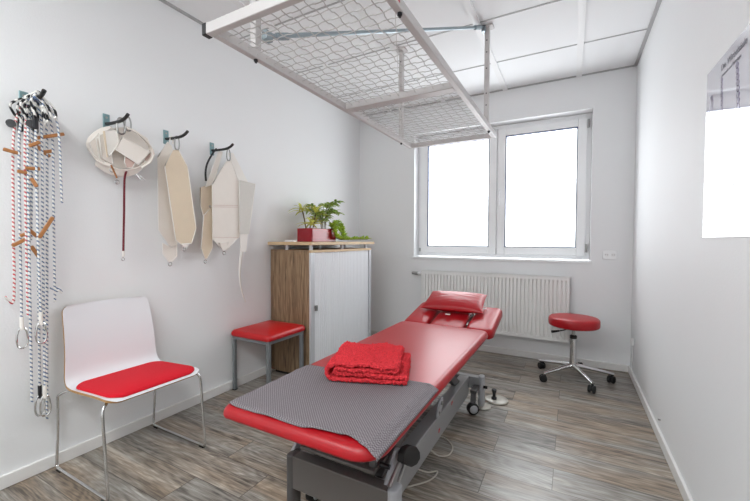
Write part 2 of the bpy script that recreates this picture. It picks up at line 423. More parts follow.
# window: fixed frame, two sashes, panes, handle, hinges
FY = 0.12
def ring_frame(mb, x0, x1, z0, z1, w_, y0, y1, wb_=None):
    wb_ = wb_ or w_
    mb.box(x0, y0, z0, x0+w_, y1, z1); mb.box(x1-w_, y0, z0, x1, y1, z1)
    mb.box(x0+w_, y0, z0, x1-w_, y1, z0+wb_); mb.box(x0+w_, y0, z1-w_, x1-w_, y1, z1)
fr = MB(); ring_frame(fr, WX0, WX1, WZ0+0.02, WZ1, 0.052, FY+0.015, FY+0.085); fr.box(1.535, FY+0.015, WZ0+0.05, 1.595, FY+0.085, WZ1-0.03)
win = struct(fr.build('window_1', M_pvc, bevel=0.004))
for i, (x0, x1) in enumerate(((0.742, 1.562), (1.570, 2.357))):
    sh = MB(); ring_frame(sh, x0, x1, WZ0+0.055, WZ1-0.04, 0.075, FY-0.008, FY+0.05)
    so = sh.build('window_sash', M_pvc, win, bevel=0.006)
    gx0, gx1, gz0, gz1 = x0+0.075, x1-0.075, WZ0+0.13, WZ1-0.115
    gk = MB(); ring_frame(gk, gx0, gx1, gz0, gz1, 0.009, FY-0.002, FY+0.03); gk.build('gasket', M_gasket, so, smooth=False)
    MB().box(gx0, FY+0.012, gz0, gx1, FY+0.02, gz1).build('pane', M_glass, so, smooth=False)
hd = MB(); hd.box(1.577, FY-0.02, 1.56, 1.607, FY-0.008, 1.645); hd.cyl((1.592, FY-0.02, 1.60), (1.592, FY-0.055, 1.60), 0.010); hd.box(1.582, FY-0.065, 1.475, 1.602, FY-0.048, 1.615)
hd.build('window_handle', M_white, win, bevel=0.004)
for z in (2.16, 1.02):
    hb = MB().cyl((2.365, FY-0.006, z), (2.365, FY-0.006, z+0.075), 0.009); hb.build('hinge', M_steel, win)
hb = MB().cyl((0.733, FY-0.006, 1.0), (0.733, FY-0.006, 1.04), 0.008); hb.build('hinge', M_steel, win)
sl = MB().box(WX0-0.012, -0.022, WZ0-0.004, WX1+0.012, FY+0.015, WZ0+0.016); sl.build('window_sill', M_pvc, win, bevel=0.004)

# unseen fill panels, added behind the camera to brighten the room
for i, (lx, ly) in enumerate(FILL_SPOTS):
    t = thing('added_fill_panel', 'added square white fill light panel on the ceiling, %s of the two behind the viewer' % ('left' if i == 0 else 'right'), 'fill light', (lx, ly, H))
    q = MB(); 
    q.box(lx-0.31, ly-0.31, H-0.02, lx+0.31, ly-0.285, H); q.box(lx-0.31, ly+0.285, H-0.02, lx+0.31, ly+0.31, H)
    q.box(lx-0.31, ly-0.285, H-0.02, lx-0.285, ly+0.285, H); q.box(lx+0.285, ly-0.285, H-0.02, lx+0.31, ly+0.285, H)
    q.build('fill_panel_frame', M_tbar, t, smooth=False)
    MB().box(lx-0.285, ly-0.285, H-0.014, lx+0.285, ly+0.285, H-0.004).build('fill_panel_face', M_fillface, t, smooth=False)

# ------------------------------------------------------------------ radiator
RX0, RX1, RZ0, RZ1, RY = 0.832, 2.243, 0.215, 0.800, -0.10
t = thing('radiator', 'long white ribbed panel radiator mounted under the window', 'radiator', ((RX0+RX1)/2, -0.05, RZ0))
pb = MB(); NR = 40; px_ = 8
pitch = (RX1-RX0-0.05)/NR
prof_x = []
x = RX0
xs = [(RX0, 0.0)]
for k in range(NR):
    xa = RX0+0.025+k*pitch
    for f_, d_ in ((0.0, 0), (0.55, 0), (0.64, 1), (0.86, 1), (0.95, 0)): xs.append((xa+f_*pitch, d_))
xs.append((RX1, 0.0))
zs = [(RZ0, 0), (RZ0+0.028, 0), (RZ0+0.050, 1), (RZ1-0.055, 1), (RZ1-0.030, 0), (RZ1, 0)]
vs_ = []; fs_ = []
for (x, d) in xs:
    for (z, e) in zs: vs_.append((x, RY+0.019*d*e, z))
nz_ = len(zs)
for i in range(len(xs)-1):
    for j in range(nz_-1): fs_.append((i*nz_+j, (i+1)*nz_+j, (i+1)*nz_+j+1, i*nz_+j+1))
pb.add(vs_, fs_)
pb.build('front_panel', M_rad, t, angle=20)
MB().box(RX0+0.01, -0.045, RZ0+0.01, RX1-0.01, -0.035, RZ1-0.02).build('rear_panel', M_rad, t, smooth=False)
for x0, x1 in ((RX0, RX0+0.004), (RX1-0.004, RX1)): MB().box(x0, RY, RZ0, x1, -0.033, RZ1).build('side_cover', M_rad, t, smooth=False)
gr = MB(); gr.box(RX0, RY, RZ1-0.003, RX1, RY+0.012, RZ1+0.002); gr.box(RX0, -0.045, RZ1-0.003, RX1, -0.033, RZ1+0.002)
for k in range(88):
    xa = RX0+0.004+k*(RX1-RX0-0.01)/87; gr.box(xa-0.003, RY+0.012, RZ1-0.003, xa+0.003, -0.045, RZ1)
gr.build('top_grille', M_rad, t, smooth=False)
MB().box(RX0+0.002, RY+0.002, RZ0, RX1-0.002, -0.035, RZ0+0.003).build('bottom_cover', M_rad, t, smooth=False)
vb = MB(); vb.cyl((RX0, -0.07, 0.765), (RX0-0.05, -0.07, 0.768), 0.012); vb.cyl((RX0-0.045, -0.07, 0.768), (RX0-0.045, -0.001, 0.768), 0.009)
vb.build('valve', M_white, t)
MB().cyl((RX0-0.05, -0.07, 0.768), (RX0-0.115, -0.07, 0.770), 0.019, 0.015).build('thermostat_knob', M_steel, t)
for x in (RX0+0.2, RX1-0.2): MB().box(x-0.02, -0.035, RZ0+0.08, x+0.02, -0.001, RZ1-0.08).build('wall_bracket', M_rad, t, smooth=False)

# wall socket beside the window
t = thing('wall_socket', 'small white double socket on the back wall right of the window', 'socket', (2.54, 0, 0.97))
MB().box(2.488, -0.012, 0.967, 2.592, 0, 1.043).build('cover_plate', M_pvc, t, bevel=0.003)
for x in (2.515, 2.565):
    MB().cyl((x, -0.0125, 1.005), (x, -0.0135, 1.005), 0.017).build('socket_face', M_tbar, t)
    for dx in (-0.007, 0.007): MB().cyl((x+dx, -0.0135, 1.005), (x+dx, -0.0145, 1.005), 0.0028, seg=8).build('contact_hole', M_black, t)
t = thing('cable_outlet', 'tiny white cable outlet low on the right wall near the corner', 'outlet', (RW, -0.19, 0.27))
MB().box(RW-0.022, -0.215, 0.285, RW, -0.165, 0.335).build('outlet_box', M_tbar, t, bevel=0.004)
MB().tube(smoothpts([(RW-0.008, -0.19, 0.285), (RW-0.008, -0.19, 0.2), (RW-0.008, -0.19, 0.066)]), 0.003, 8).build('cable', M_tbar, t)
tag(MB().cyl((RW-0.012, -1.20, 0.115), (RW, -1.20, 0.115), 0.004, seg=10).build('wall_screw', M_steel), 'single small screw in the right wall above the skirting', 'screw')

# ------------------------------------------------------------------ poster
PX_ = RW-0.003
t = thing('poster', 'glossy anatomical spine poster on the right wall', 'poster', (RW-0.002, -2.10, 1.142))
MB().box(PX_, -2.345, 1.142, RW-0.0004, -1.866, 1.778).build('poster_sheet', M_paper, t, smooth=False)
def text(body, size, loc, parent, m, name, rot=(PI/2, 0, -PI/2), ext=0.0004):
    c = bpy.data.curves.new(name, 'FONT'); c.body = body; c.size = size; c.extrude = 0.0001; c.align_x = 'LEFT'; c.materials.append(m)
    o = bpy.data.objects.new(name, c); COL.objects.link(o); o.parent = parent; o.rotation_euler = rot
    o.location = Vector(loc) - parent.location
    me = bpy.data.meshes.new_from_object(o.evaluated_get(bpy.context.evaluated_depsgraph_get()))
    n_ = bpy.data.objects.new(name, me); COL.objects.link(n_); n_.parent = parent; n_.rotation_euler = rot; n_.location = o.location
    bpy.data.objects.remove(o); n_.name = name; return n_
text('Die Wirbelsäule', 0.033, (PX_-0.0006, -2.02, 1.728), t, M_ink, 'title')
text('Anatomie und Pathologie', 0.0165, (PX_-0.0006, -2.025, 1.705), t, M_ink, 'subtitle')
def spine(yc, z0, z1, wd, amp):
    q = MB(); nseg = 22
    for k in range(nseg):
        u = k/(nseg-1); z = z0+(z1-z0)*u; y = yc+amp*math.sin(u*2*PI*1.1); ww = wd*(1.0-0.45*u); hh = (z1-z0)/nseg*1.15; ww *= 1.5
        pts = [(PX_-0.0002, y-ww, z), (PX_-0.0002, y-ww*0.4, z+hh*0.5), (PX_-0.0002, y+ww*0.45, z+hh*0.6), (PX_-0.0002, y+ww, z+hh*0.1), (PX_-0.0002, y+ww*0.45, z-hh*0.45), (PX_-0.0002, y-ww*0.5, z-hh*0.5)]
        q.prism(pts, (-0.0006, 0, 0))
    return q
spine(-2.03, 1.35, 1.695, 0.013, 0.004).build('spine_drawing', M_ink2, t, smooth=False)
spine(-2.17, 1.28, 1.69, 0.016, 0.010).build('spine_drawing', M_ink2, t, smooth=False)
spine(-2.28, 1.35, 1.66, 0.012, 0.004).build('spine_drawing', M_ink2, t, smooth=False)
spine(-1.925, 1.60, 1.675, 0.016, 0.006).build('detail_drawing', M_ink2, t, smooth=False)
spine(-1.925, 1.45, 1.54, 0.016, 0.006).build('detail_drawing', M_ink2, t, smooth=False)
spine(-1.925, 1.25, 1.36, 0.016, 0.006).build('detail_drawing', M_ink2, t, smooth=False)

# ------------------------------------------------------------------ sling cage under the ceiling
GZ0, GZ1 = 1.884, 1.922; GX0, GX1, GY0, GY1 = 1.052, 1.742, -2.855, -0.955
t = thing('sling_therapy_cage', 'white wire mesh frame hanging from the ceiling above the treatment table', 'ceiling frame', (1.4, -1.9, 2.6))
BW = 0.028
MB().box(GX0-0.004, GY0, GZ0, GX1+0.03, GY0+BW, GZ1+0.002).build('crossbeam', M_gframe, t, bevel=0.003)
MB().box(GX0+BW, -1.965, GZ0, GX1-BW, -1.905, GZ1-0.004).build('crossbeam', M_gframe, t, bevel=0.003)
MB().box(GX0+BW, GY1-BW, GZ0, GX1-BW, GY1, GZ1-0.004).build('crossbeam', M_gframe, t, bevel=0.003)
MB().box(GX0, GY0+BW, GZ0, GX0+BW, GY1, GZ1).build('side_beam', M_gframe, t, bevel=0.003)
MB().box(GX1-BW, GY0+BW, GZ0, GX1, GY1, GZ1).build('side_beam', M_gframe, t, bevel=0.003)
MB().box(GX0-0.024, GY0-0.001, GZ0-0.001, GX0-0.0035, GY0+BW+0.002, GZ1+0.004).build('end_cap', M_black, t, bevel=0.002)
MB().box(GX1+0.03, GY0-0.002, GZ0-0.001, GX1+0.037, GY0+BW+0.002, GZ1+0.004).build('end_cap', M_black, t, bevel=0.002)
MB().box(GX1+0.0005, -2.70, GZ0+0.012, GX1+0.0015, -2.66, GZ0+0.028).build('red_sticker', M_decal, t, smooth=False)
def wire_mesh(y0, y1):
    q = MB(); zc = 1.902; step = 0.0475
    nx = int(round((y1-y0)/step)); ny = int(round((GX1-GX0-2*BW)/step))
    sx = (GX1-GX0-2*BW)/ny; sy = (y1-y0)/nx
    def crimp(a, b, n, ph, lat, amp):     # a crimped wire: dips under and rides over the wires it crosses
        a, b = Vector(a), Vector(b); pts = []
        for i in range(n*4+1):
            k, r_ = divmod(i, 4); s1 = 1 if (k+ph) % 2 else -1
            w_ = (1, 0.9, -0.9, -1)[r_]*s1
            pts.append(a.lerp(b, i/(n*4)) + Vector((0, 0, 0.0026*w_)) + Vector(lat)*(amp*w_))
        q.tube(pts, 0.0019, 5, cap=False)
    for j in range(1, nx):
        y = y0+j*sy; crimp((GX0+BW, y, zc), (GX1-BW, y, zc), ny, j, (0, 1, 0), 0.0010)
    for i in range(1, ny):
        x = GX0+BW+i*sx; crimp((x, y0, zc), (x, y1, zc), nx, i+1, (1, 0, 0), 0.0010)
    return q
wire_mesh(GY0+BW, -1.965).build('wire_mesh', M_wire, t, angle=80)
wire_mesh(-1.905, GY1-BW).build('wire_mesh', M_wire, t, angle=80)
POSTS = [(1.066, -2.63), (1.712, -2.63), (1.066, -1.15), (1.712, -1.15)]
for (x, y) in POSTS:
    po = MB().box(x-0.016, y-0.016, GZ0+0.012 if False else GZ1, x+0.016, y+0.016, H-0.012).build('post', M_gframe, t, bevel=0.003)
    for z in (2.50, 2.42, 2.31, 2.14, 2.06): MB().cyl((x, y-0.0165, z), (x, y-0.0155, z), 0.005, seg=10).build('screw_hole', M_darkgrey, po)
    MB().box(x-0.04, y-0.03, H-0.014, x+0.04, y+0.03, H-0.0).build('ceiling_plate', M_gframe, po, smooth=False)
for (x, y) in POSTS:
    x = 1.729 if x > 1.5 else x
    hb = MB(); hb.cyl((x, y, GZ0), (x, y, GZ0-0.008), 0.009, seg=6); hb.cyl((x, y, GZ0-0.008), (x, y, GZ0-0.014), 0.005, seg=10)
    hb.build('bolt', M_pull, t)
br = MB().tube([(1.685, -1.19, 2.582), (1.10, -2.60, 1.985)], 0.010, 10); br.build('diagonal_brace', M_zinc, t)
for p in ((1.655, -1.27, 2.548), (1.115, -2.56, 2.0)):
    MB().tube([Vector(p), Vector(p)+Vector((0.02, 0.05, 0.02))], 0.016, 8).build('brace_clamp', M_zinc, t)
for p in ((1.69, -1.165, 2.578), (1.10, -2.60, 1.985)):
    MB().box(p[0]-0.012, p[1]-0.02, p[2]-0.02, p[0]+0.016, p[1]+0.02, p[2]+0.02).build('brace_bracket', M_zinc, t, bevel=0.003)
MB().tube([(1.712, -2.63, 1.893), (1.066, -1.15, 1.893)], 0.0013, 6).build('tie_wire', M_wire, t)

# ------------------------------------------------------------------ cabinet
KX0, KX1, KY0, KY1, KZ = 0.012, 0.44, -1.478, -0.50, 1.045
t = thing('shutter_cabinet', 'oak sided cabinet with a pale grey roller shutter in the far left corner', 'cabinet', (0.23, -0.96, 0))
MB().box(KX0, KY0, 0.03, KX1-0.02, KY0+0.022, KZ).build('side_panel', M_oak, t, bevel=0.001)
MB().box(KX0, KY1-0.022, 0.03, KX1-0.02, KY1, KZ).build('side_panel', M_oak, t, bevel=0.001)
MB().box(KX0, KY0+0.022, 0.03, KX0+0.012, KY1-0.022, KZ-0.02).build('back_panel', M_white, t, smooth=False)
MB().box(KX0, KY0+0.022, KZ-0.024, KX1-0.02, KY1-0.022, KZ).build('inner_top', M_oaklight, t, smooth=False)
MB().box(KX0, KY0+0.022, 0.03, KX1-0.02, KY1-0.022, 0.05).build('bottom_panel', M_oaklight, t, smooth=False)
MB().box(KX0+0.02, KY0+0.03, 0.0, KX1-0.05, KY1-0.03, 0.03).build('plinth', M_black, t, smooth=False)
sf = MB(); xf0, xf1 = KX1-0.02, KX1
sf.box(xf0, KY0, 0.03, xf1, KY0+0.045, KZ-0.02); sf.box(xf0, KY1-0.035, 0.03, xf1, KY1, KZ-0.02)
sf.box(xf0, KY0+0.045, 0.03, xf1, KY1-0.035, 0.07)
sfo = sf.build('shutter_frame', M_alu, t, bevel=0.002)
MB().box(xf0, KY0, KZ-0.02, xf1, KY1, KZ).build('front_edge', M_oaklight, t, smooth=False)
sh = MB(); yy = KY0+0.049; 
pts_ = []; nsl = 34; y1_ = KY1-0.039; dy = (y1_-yy)/nsl
for k in range(nsl):
    a = yy+k*dy
    pts_ += [(a+0.0015, 0.0), (a+0.004, 0.005), (a+dy-0.004, 0.005), (a+dy-0.0015, 0.0)]
v2 = []; f2 = []
for (y, d) in pts_: v2 += [(xf0+0.004+d, y, 0.07), (xf0+0.004+d, y, KZ-0.021)]
for i in range(len(pts_)-1): f2.append((2*i, 2*i+2, 2*i+3, 2*i+1))
sh.add(v2, f2); sh.build('roller_shutter', M_shutter, t, angle=15)
lk = MB().box(xf1-0.004, KY0+0.050, 0.555, xf1+0.008, KY0+0.075, 0.60); lk.cyl((xf1+0.008, KY0+0.062, 0.577), (xf1+0.011, KY0+0.062, 0.577), 0.008, seg=14); lk.build('lock', M_steel, t, bevel=0.001)
MB().box(0.004, -1.505, 1.085, 0.462, -0.47, 1.110).build('top_board', M_oaklight, t, bevel=0.002)
for x in (0.15, 0.40):
    for y in (-1.43, -0.98, -0.55): MB().cyl((x, y, KZ), (x, y, 1.085), 0.016, seg=16).build('standoff', M_alu, t)
TT = 1.110
tag(MB().box(0.15, -1.462, TT, 0.25, -1.425, TT+0.014).build('small_white_box', M_white, bevel=0.004), 'small flat white box lying on the cabinet top before the planter', 'box')

# planter with plants
BX0, BX1, BY0, BY1 = 0.135, 0.30, -1.285, -0.93
t = thing('planter_box', 'rectangular dark red planter on top of the cabinet', 'planter', (0.22, -1.1, TT))
pb = MB(); tk = 0.008
pb.box(BX0, BY0, TT, BX1, BY0+tk, TT+0.118); pb.box(BX0, BY1-tk, TT, BX1, BY1, TT+0.118); pb.box(BX0, BY0+tk, TT, BX0+tk, BY1-tk, TT+0.118); pb.box(BX1-tk, BY0+tk, TT, BX1, BY1-tk, TT+0.118)
pb.box(BX0+tk, BY0+tk, TT, BX1-tk, BY1-tk, TT+0.01)
pb.build('planter_shell', M_pot, t, bevel=0.003)
MB().box(BX0+tk, BY0+tk, TT+0.01, BX1-tk, BY1-tk, TT+0.10).build('soil', M_soil, t, smooth=False)
def leaf(mb, p, d, L_, wd, droop=0.3, mi=0, nseg=5):
    p = Vector(p); d = Vector(d).normalized(); s_ = d.cross(Vector((0, 0, 1)))
    if s_.length < 1e-3: s_ = Vector((1, 0, 0))
    s_.normalize(); u = s_.cross(d); L3 = []
    for k in range(nseg+1):
        tt = k/nseg; c = p + d*(L_*tt) + Vector((0, 0, -droop*L_*tt*tt)); hw = wd*0.5*(math.sin(PI*min(0.97, (0.06+tt*0.94))**0.8))
        L3.append((c - s_*hw + u*hw*0.25, c - u*hw*0.1, c + s_*hw + u*hw*0.25))
    v = [q for r in L3 for q in r]; f = []
    for k in range(nseg):
        f += [(k*3, k*3+1, k*3+4, k*3+3), (k*3+1, k*3+2, k*3+5, k*3+4)]
    mb.add(v, f, mi)
rnd = random.Random(5)
# dracaena with tufts on canes
DC = Vector((0.20, -1.20, TT+0.10))
t = thing('dracaena', 'spiky yellow green dracaena at the left end of the red planter', 'plant', DC)
st = MB(); lf = MB()
for (dx, dy, h, lean) in ((-0.02, -0.015, 0.20, (-0.02, -0.035)), (0.02, 0.02, 0.17, (0.03, 0.01)), (-0.01, 0.05, 0.10, (0.0, 0.04)), (0.03, -0.04, 0.07, (0.05, -0.04))):
    b0 = DC + Vector((dx, dy, -0.005)); tp = b0 + Vector((lean[0], lean[1], h))
    st.tube([b0, (b0+tp)/2+Vector((0.004, 0, 0)), tp], 0.0055, 7)
    for k in range(15):
        a = k*2.4 + rnd.random(); el = 0.15+1.05*rnd.random()
        leaf(lf, tp+Vector((0, 0, -0.035*rnd.random())), (math.cos(a)*math.cos(el), math.sin(a)*math.cos(el), math.sin(el)), 0.10+0.06*rnd.random(), 0.024, 0.5)
st.build('cane', M_stem, t); lf.build('foliage', M_leafY, t, angle=80, solid=0.0008)
# bushy plant
FC = Vector((0.21, -1.00, TT+0.10))
t = thing('bushy_houseplant', 'bushy green houseplant with arching branches in the red planter', 'plant', FC)
st = MB(); lf = MB()
for k in range(13):
    a = k*2.4; rr = 0.06+0.10*rnd.random(); h = 0.12+0.15*rnd.random()
    tip = FC + Vector((math.cos(a)*rr*0.75, math.sin(a)*rr*1.0+0.02, h))
    mid = FC + Vector((math.cos(a)*rr*0.3, math.sin(a)*rr*0.3, h*0.7))
    P = smoothpts([FC+Vector((math.cos(a)*0.02, math.sin(a)*0.02, 0)), mid, tip, tip+Vector((math.cos(a)*0.04, math.sin(a)*0.05, -0.01))], 5)
    st.tube(P, 0.0022, 5)
    for i in range(4, len(P)):
        for sgn in (-1, 1):
            aa = a+sgn*(0.7+0.5*rnd.random()); el = -0.1+0.8*rnd.random()
            leaf(lf, P[i], (math.cos(aa)*math.cos(el), math.sin(aa)*math.cos(el), math.sin(el)), 0.052+0.028*rnd.random(), 0.026, 0.35, nseg=4)
st.build('stems', M_stem, t); lf.build('foliage', M_leafG, t, angle=80, solid=0.0008)
# trailing ivy
IC = Vector((0.26, -0.96, TT+0.10))
t = thing('trailing_ivy', 'trailing ivy spilling from the planter along the cabinet top', 'plant', IC)
st = MB(); lf = MB()
trails = [[IC, IC+Vector((0.05, 0.03, 0.06)), IC+Vector((0.08, 0.06, -0.02)), IC+Vector((0.09, 0.12, -0.078)), IC+Vector((0.08, 0.22, -0.083)), IC+Vector((0.11, 0.33, -0.080)), IC+Vector((0.15, 0.44, -0.078))],
          [IC, IC+Vector((0.04, -0.02, 0.05)), IC+Vector((0.075, -0.02, 0.0)), IC+Vector((0.08, 0.0, -0.07)), IC+Vector((0.10, 0.06, -0.083)), IC+Vector((0.12, 0.13, -0.083))],
          [IC, IC+Vector((-0.02, 0.06, 0.05)), IC+Vector((-0.03, 0.10, -0.01)), IC+Vector((-0.02, 0.16, -0.075)), IC+Vector((0.0, 0.24, -0.083)), IC+Vector((0.02, 0.34, -0.083))],
          [IC, IC+Vector((0.03, 0.05, 0.08)), IC+Vector((0.05, 0.11, 0.03)), IC+Vector((0.06, 0.13, -0.05))]]
for P in trails:
    Q = smoothpts(P, 6); st.tube(Q, 0.0018, 5)
    for i in range(3, len(Q)):
        for _ in range(3):
            a = rnd.random()*2*PI; el = 0.1+0.9*rnd.random()
            leaf(lf, Q[i]+Vector((0, 0, 0.004)), (math.cos(a)*math.cos(el), math.sin(a)*math.cos(el), math.sin(el)), 0.036+0.024*rnd.random(), 0.036, 0.1, nseg=4)
st.build('stems', M_stem, t); lf.build('foliage', M_leafI, t, angle=80, solid=0.0008)

# ------------------------------------------------------------------ red bench stool at the wall
t = thing('padded_bench', 'small backless seat with red padding and grey legs beside the cabinet', 'stool', (0.22, -1.69, 0))
X0, X1, Y0, Y1 = 0.022, 0.392, -1.890, -1.512
def bench_fn(p):
    return p
cushion(MB(), X0-0.006, X1+0.020, Y0-0.020, Y1+0.018, 0.412, 0.486, 0.035, 0.030, 0.028).build('seat_pad', M_vinyl2, t, angle=60)
q = MB(); LG = 0.025
q.box(X0, Y0, 0.386, X1, Y0+LG, 0.412); q.box(X0, Y1-LG, 0.386, X1, Y1, 0.412); q.box(X0, Y0+LG, 0.386, X0+LG, Y1-LG, 0.412); q.box(X1-LG, Y0+LG, 0.386, X1, Y1-LG, 0.412)
q.build('seat_frame', M_benchleg, t, bevel=0.002)
for x in (X0, X1-LG):
    for y in (Y0, Y1-LG):
        l = MB().box(x, y, 0.006, x+LG, y+LG, 0.386).build('leg', M_benchleg, t, bevel=0.002)
        MB().box(x-0.001, y-0.001, 0, x+LG+0.001, y+LG+0.001, 0.006).build('foot_cap', M_rubber, l, smooth=False)

# ------------------------------------------------------------------ visitor chair
t = thing('visitor_chair', 'white shell chair with a red seat pad and chrome sled legs at the left wall', 'chair', (0.28, -2.72, 0))
YA, YB = -2.945, -2.50      # width
prof = smoothpts([(0.520, 0.418), (0.500, 0.431), (0.44, 0.434), (0.34, 0.428), (0.24, 0.421), (0.17, 0.419), (0.125, 0.431), (0.100, 0.468), (0.088, 0.55), (0.070, 0.66), (0.045, 0.76), (0.034, 0.80)] and
                 [(0.520, 0, 0.418), (0.500, 0, 0.431), (0.44, 0, 0.434), (0.34, 0, 0.428), (0.24, 0, 0.421), (0.17, 0, 0.419), (0.125, 0, 0.431), (0.100, 0, 0.468), (0.088, 0, 0.55), (0.070, 0, 0.66), (0.045, 0, 0.76), (0.034, 0, 0.80)], 4)
NP = len(prof); NW = 16; TH = 0.011
def shell_w(i):    # half width along the profile, corners rounded at both ends
    u = i/(NP-1); wdt = (YB-YA)/2
    if u > 0.55: wdt -= 0.022*(u-0.55)/0.45
    def rc(dist, r):
        return 0 if dist >= r else r-math.sqrt(max(0, r*r-(r-dist)**2))
    L0 = sum((prof[k+1]-prof[k]).length for k in range(0, i)); L1 = sum((prof[k+1]-prof[k]).length for k in range(i, NP-1))
    return wdt - rc(L0, 0.05) - rc(L1, 0.035)
sv = []; nrm = []
for i in range(NP):
    a = prof[max(0, i-1)]; b = prof[min(NP-1, i+1)]; T_ = (b-a).normalized(); nrm.append(Vector((T_.z, 0, -T_.x)))   # top / front side
yc = (YA+YB)/2
def shell_pt(i, j, off):
    u = -1+2*j/NW; hw = shell_w(i); curve = 0
    s_ = i/(NP-1)
    if s_ > 0.5: curve = 0.020*(u*u)*min(1, (s_-0.5)*4)
    return (prof[i].x + nrm[i].x*off + curve, yc+u*hw, prof[i].z + nrm[i].z*off)
if nrm[8].z < 0: nrm = [-n_ for n_ in nrm]
sm = MB(); vt = [shell_pt(i, j, 0) for i in range(NP) for j in range(NW+1)]; vbm = [shell_pt(i, j, -TH) for i in range(NP) for j in range(NW+1)]
o_ = len(vt); sm.v = vt + vbm; W1 = NW+1
for i in range(NP-1):
    for j in range(NW):
        sm.f.append((i*W1+j, i*W1+j+1, (i+1)*W1+j+1, (i+1)*W1+j)); sm.m.append(0)
        sm.f.append((o_+i*W1+j, o_+(i+1)*W1+j, o_+(i+1)*W1+j+1, o_+i*W1+j+1)); sm.m.append(1)
    for j in (0, NW):
        a, b = i*W1+j, (i+1)*W1+j; sm.f.append((a, b, o_+b, o_+a) if j == 0 else (b, a, o_+a, o_+b)); sm.m.append(1)
for j in range(NW):
    for i in (0, NP-1):
        a, b = i*W1+j, i*W1+j+1; sm.f.append((b, a, o_+a, o_+b) if i == 0 else (a, b, o_+b, o_+a)); sm.m.append(1)
sm.build('seat_shell', [M_shell, M_ply], t, angle=45)
def shell_z(x):
    for i in range(NP-1):
        if prof[i+1].x <= x <= prof[i].x:
            f_ = (prof[i].x-x)/(prof[i].x-prof[i+1].x+1e-9); return prof[i].z*(1-f_)+prof[i+1].z*f_
    return prof[0].z
def pad_fn(p):
    return Vector((p.x, p.y, p.z + shell_z(min(max(p.x, 0.15), 0.515))))
cushion(MB(), 0.150, 0.512, YA+0.012, YB-0.012, 0.0015, 0.020, 0.06, 0.012, 0.006, fn=pad_fn, flatb=0.002).build('seat_pad', M_seatfab, t, angle=60)
RR = 0.0065
for y in (YA-0.012, YB+0.010):
    inward = 1 if y < yc else -1
    yy = y + inward*0.05
    P = [(0.20, yy, 0.402), (0.12, y+inward*0.03, 0.395), (0.085, y, 0.375), (0.072, y, 0.33), (0.066, y, 0.2), (0.050, y, 0.045), (0.052, y, 0.018), (0.080, y, 0.0105), (0.28, y, 0.0105), (0.49, y, 0.0105), (0.517, y, 0.018), (0.520, y, 0.045), (0.505, y, 0.2), (0.490, y, 0.35), (0.482, y+inward*0.006, 0.395), (0.46, y+inward*0.03, 0.412), (0.36, yy, 0.408), (0.20, yy, 0.402)]
    Q = smoothpts(P, 5)
    MB().tube(Q, RR, 10).build('sled_leg', M_chrome, t, angle=70)
    for x in (0.075, 0.495): MB().box(x-0.018, y-0.008, 0.0, x+0.018, y+0.008, 0.006).build('glide', M_rubber, t, bevel=0.002)
MB().tube([(0.20, YA+0.04, 0.402), (0.20, YB-0.04, 0.402)], RR, 10).build('seat_crossbar', M_chrome, t)
MB().tube([(0.42, YA+0.04, 0.410), (0.42, YB-0.04, 0.410)], RR, 10).build('seat_crossbar', M_chrome, t)

# ------------------------------------------------------------------ rolling stool
SX, SY = 2.272, -0.385
t = thing('rolling_stool', 'round red swivel stool on chrome castor base near the radiator', 'stool', (SX, SY, 0))
sp = [(0.172, 0.430), (0.183, 0.436), (0.187, 0.446), (0.187, 0.482), (0.184, 0.494), (0.175, 0.502), (0.150, 0.506), (0.10, 0.508), (0.05, 0.509), (0.004, 0.509)]
MB().lathe((SX, SY, 0), sp, 56).build('seat', M_vinyl, t, angle=60)
MB().lathe((SX, SY, 0), [(0.10, 0.412), (0.11, 0.418), (0.11, 0.430), (0.02, 0.430)], 32).build('seat_plate', M_black, t)
MB().lathe((SX, SY, 0), [(0.014, 0.33), (0.014, 0.41), (0.001, 0.412)], 20).build('gas_lift', M_steel, t, angle=50)
MB().lathe((SX, SY, 0), [(0.021, 0.325), (0.0265, 0.33), (0.0265, 0.35), (0.018, 0.358), (0.002, 0.358)], 24).build('collar', M_black, t)
MB().lathe((SX, SY, 0), [(0.028, 0.075), (0.030, 0.09), (0.028, 0.12), (0.0255, 0.14), (0.0255, 0.327), (0.002, 0.328)], 28).build('column', M_chrome, t, angle=50)
lv = MB().tube([(SX-0.04, SY-0.03, 0.408), (SX-0.08, SY-0.06, 0.397), (SX-0.12, SY-0.09, 0.392)], 0.005, 8); lv.build('height_lever', M_black, t)
MB().tube([(SX-0.105, SY-0.078, 0.394), (SX-0.155, SY-0.11, 0.388)], [0.008, 0.011], 10).build('lever_grip', M_black, t)
for k in range(5):
    a = math.radians(-63+72*k); c, s_ = math.cos(a), math.sin(a); R_ = 0.278
    arm = MB().tube([(SX+c*0.02, SY+s_*0.02, 0.108), (SX+c*0.10, SY+s_*0.10, 0.098), (SX+c*(R_-0.03), SY+s_*(R_-0.03), 0.074), (SX+c*(R_+0.012), SY+s_*(R_+0.012), 0.066)], [0.020, 0.0165, 0.013, 0.013], 12)
    ao = arm.build('base_arm', M_chrome, t, angle=60)
    px, py = SX+c*R_, SY+s_*R_
    cs = MB(); w1 = Vector((-s_, c, 0))
    rot_ = rnd.random()*2*PI; w1 = Vector((math.cos(rot_), math.sin(rot_), 0)); tr_ = Vector((-w1.y, w1.x, 0))*0.012
    ctr = Vector((px, py, 0.028))+tr_
    for sg in (-1, 1): cs.tube([ctr+w1*sg*0.007, ctr+w1*sg*0.010, ctr+w1*sg*0.021, ctr+w1*sg*0.024], [0.026, 0.028, 0.028, 0.024], 20)
    cs.tube([ctr-w1*0.008, ctr+w1*0.008], 0.014, 12); cs.cyl((px, py, 0.030), (px, py, 0.064), 0.008, seg=12)
    cs.build('castor', M_rubber, ao, angle=50)

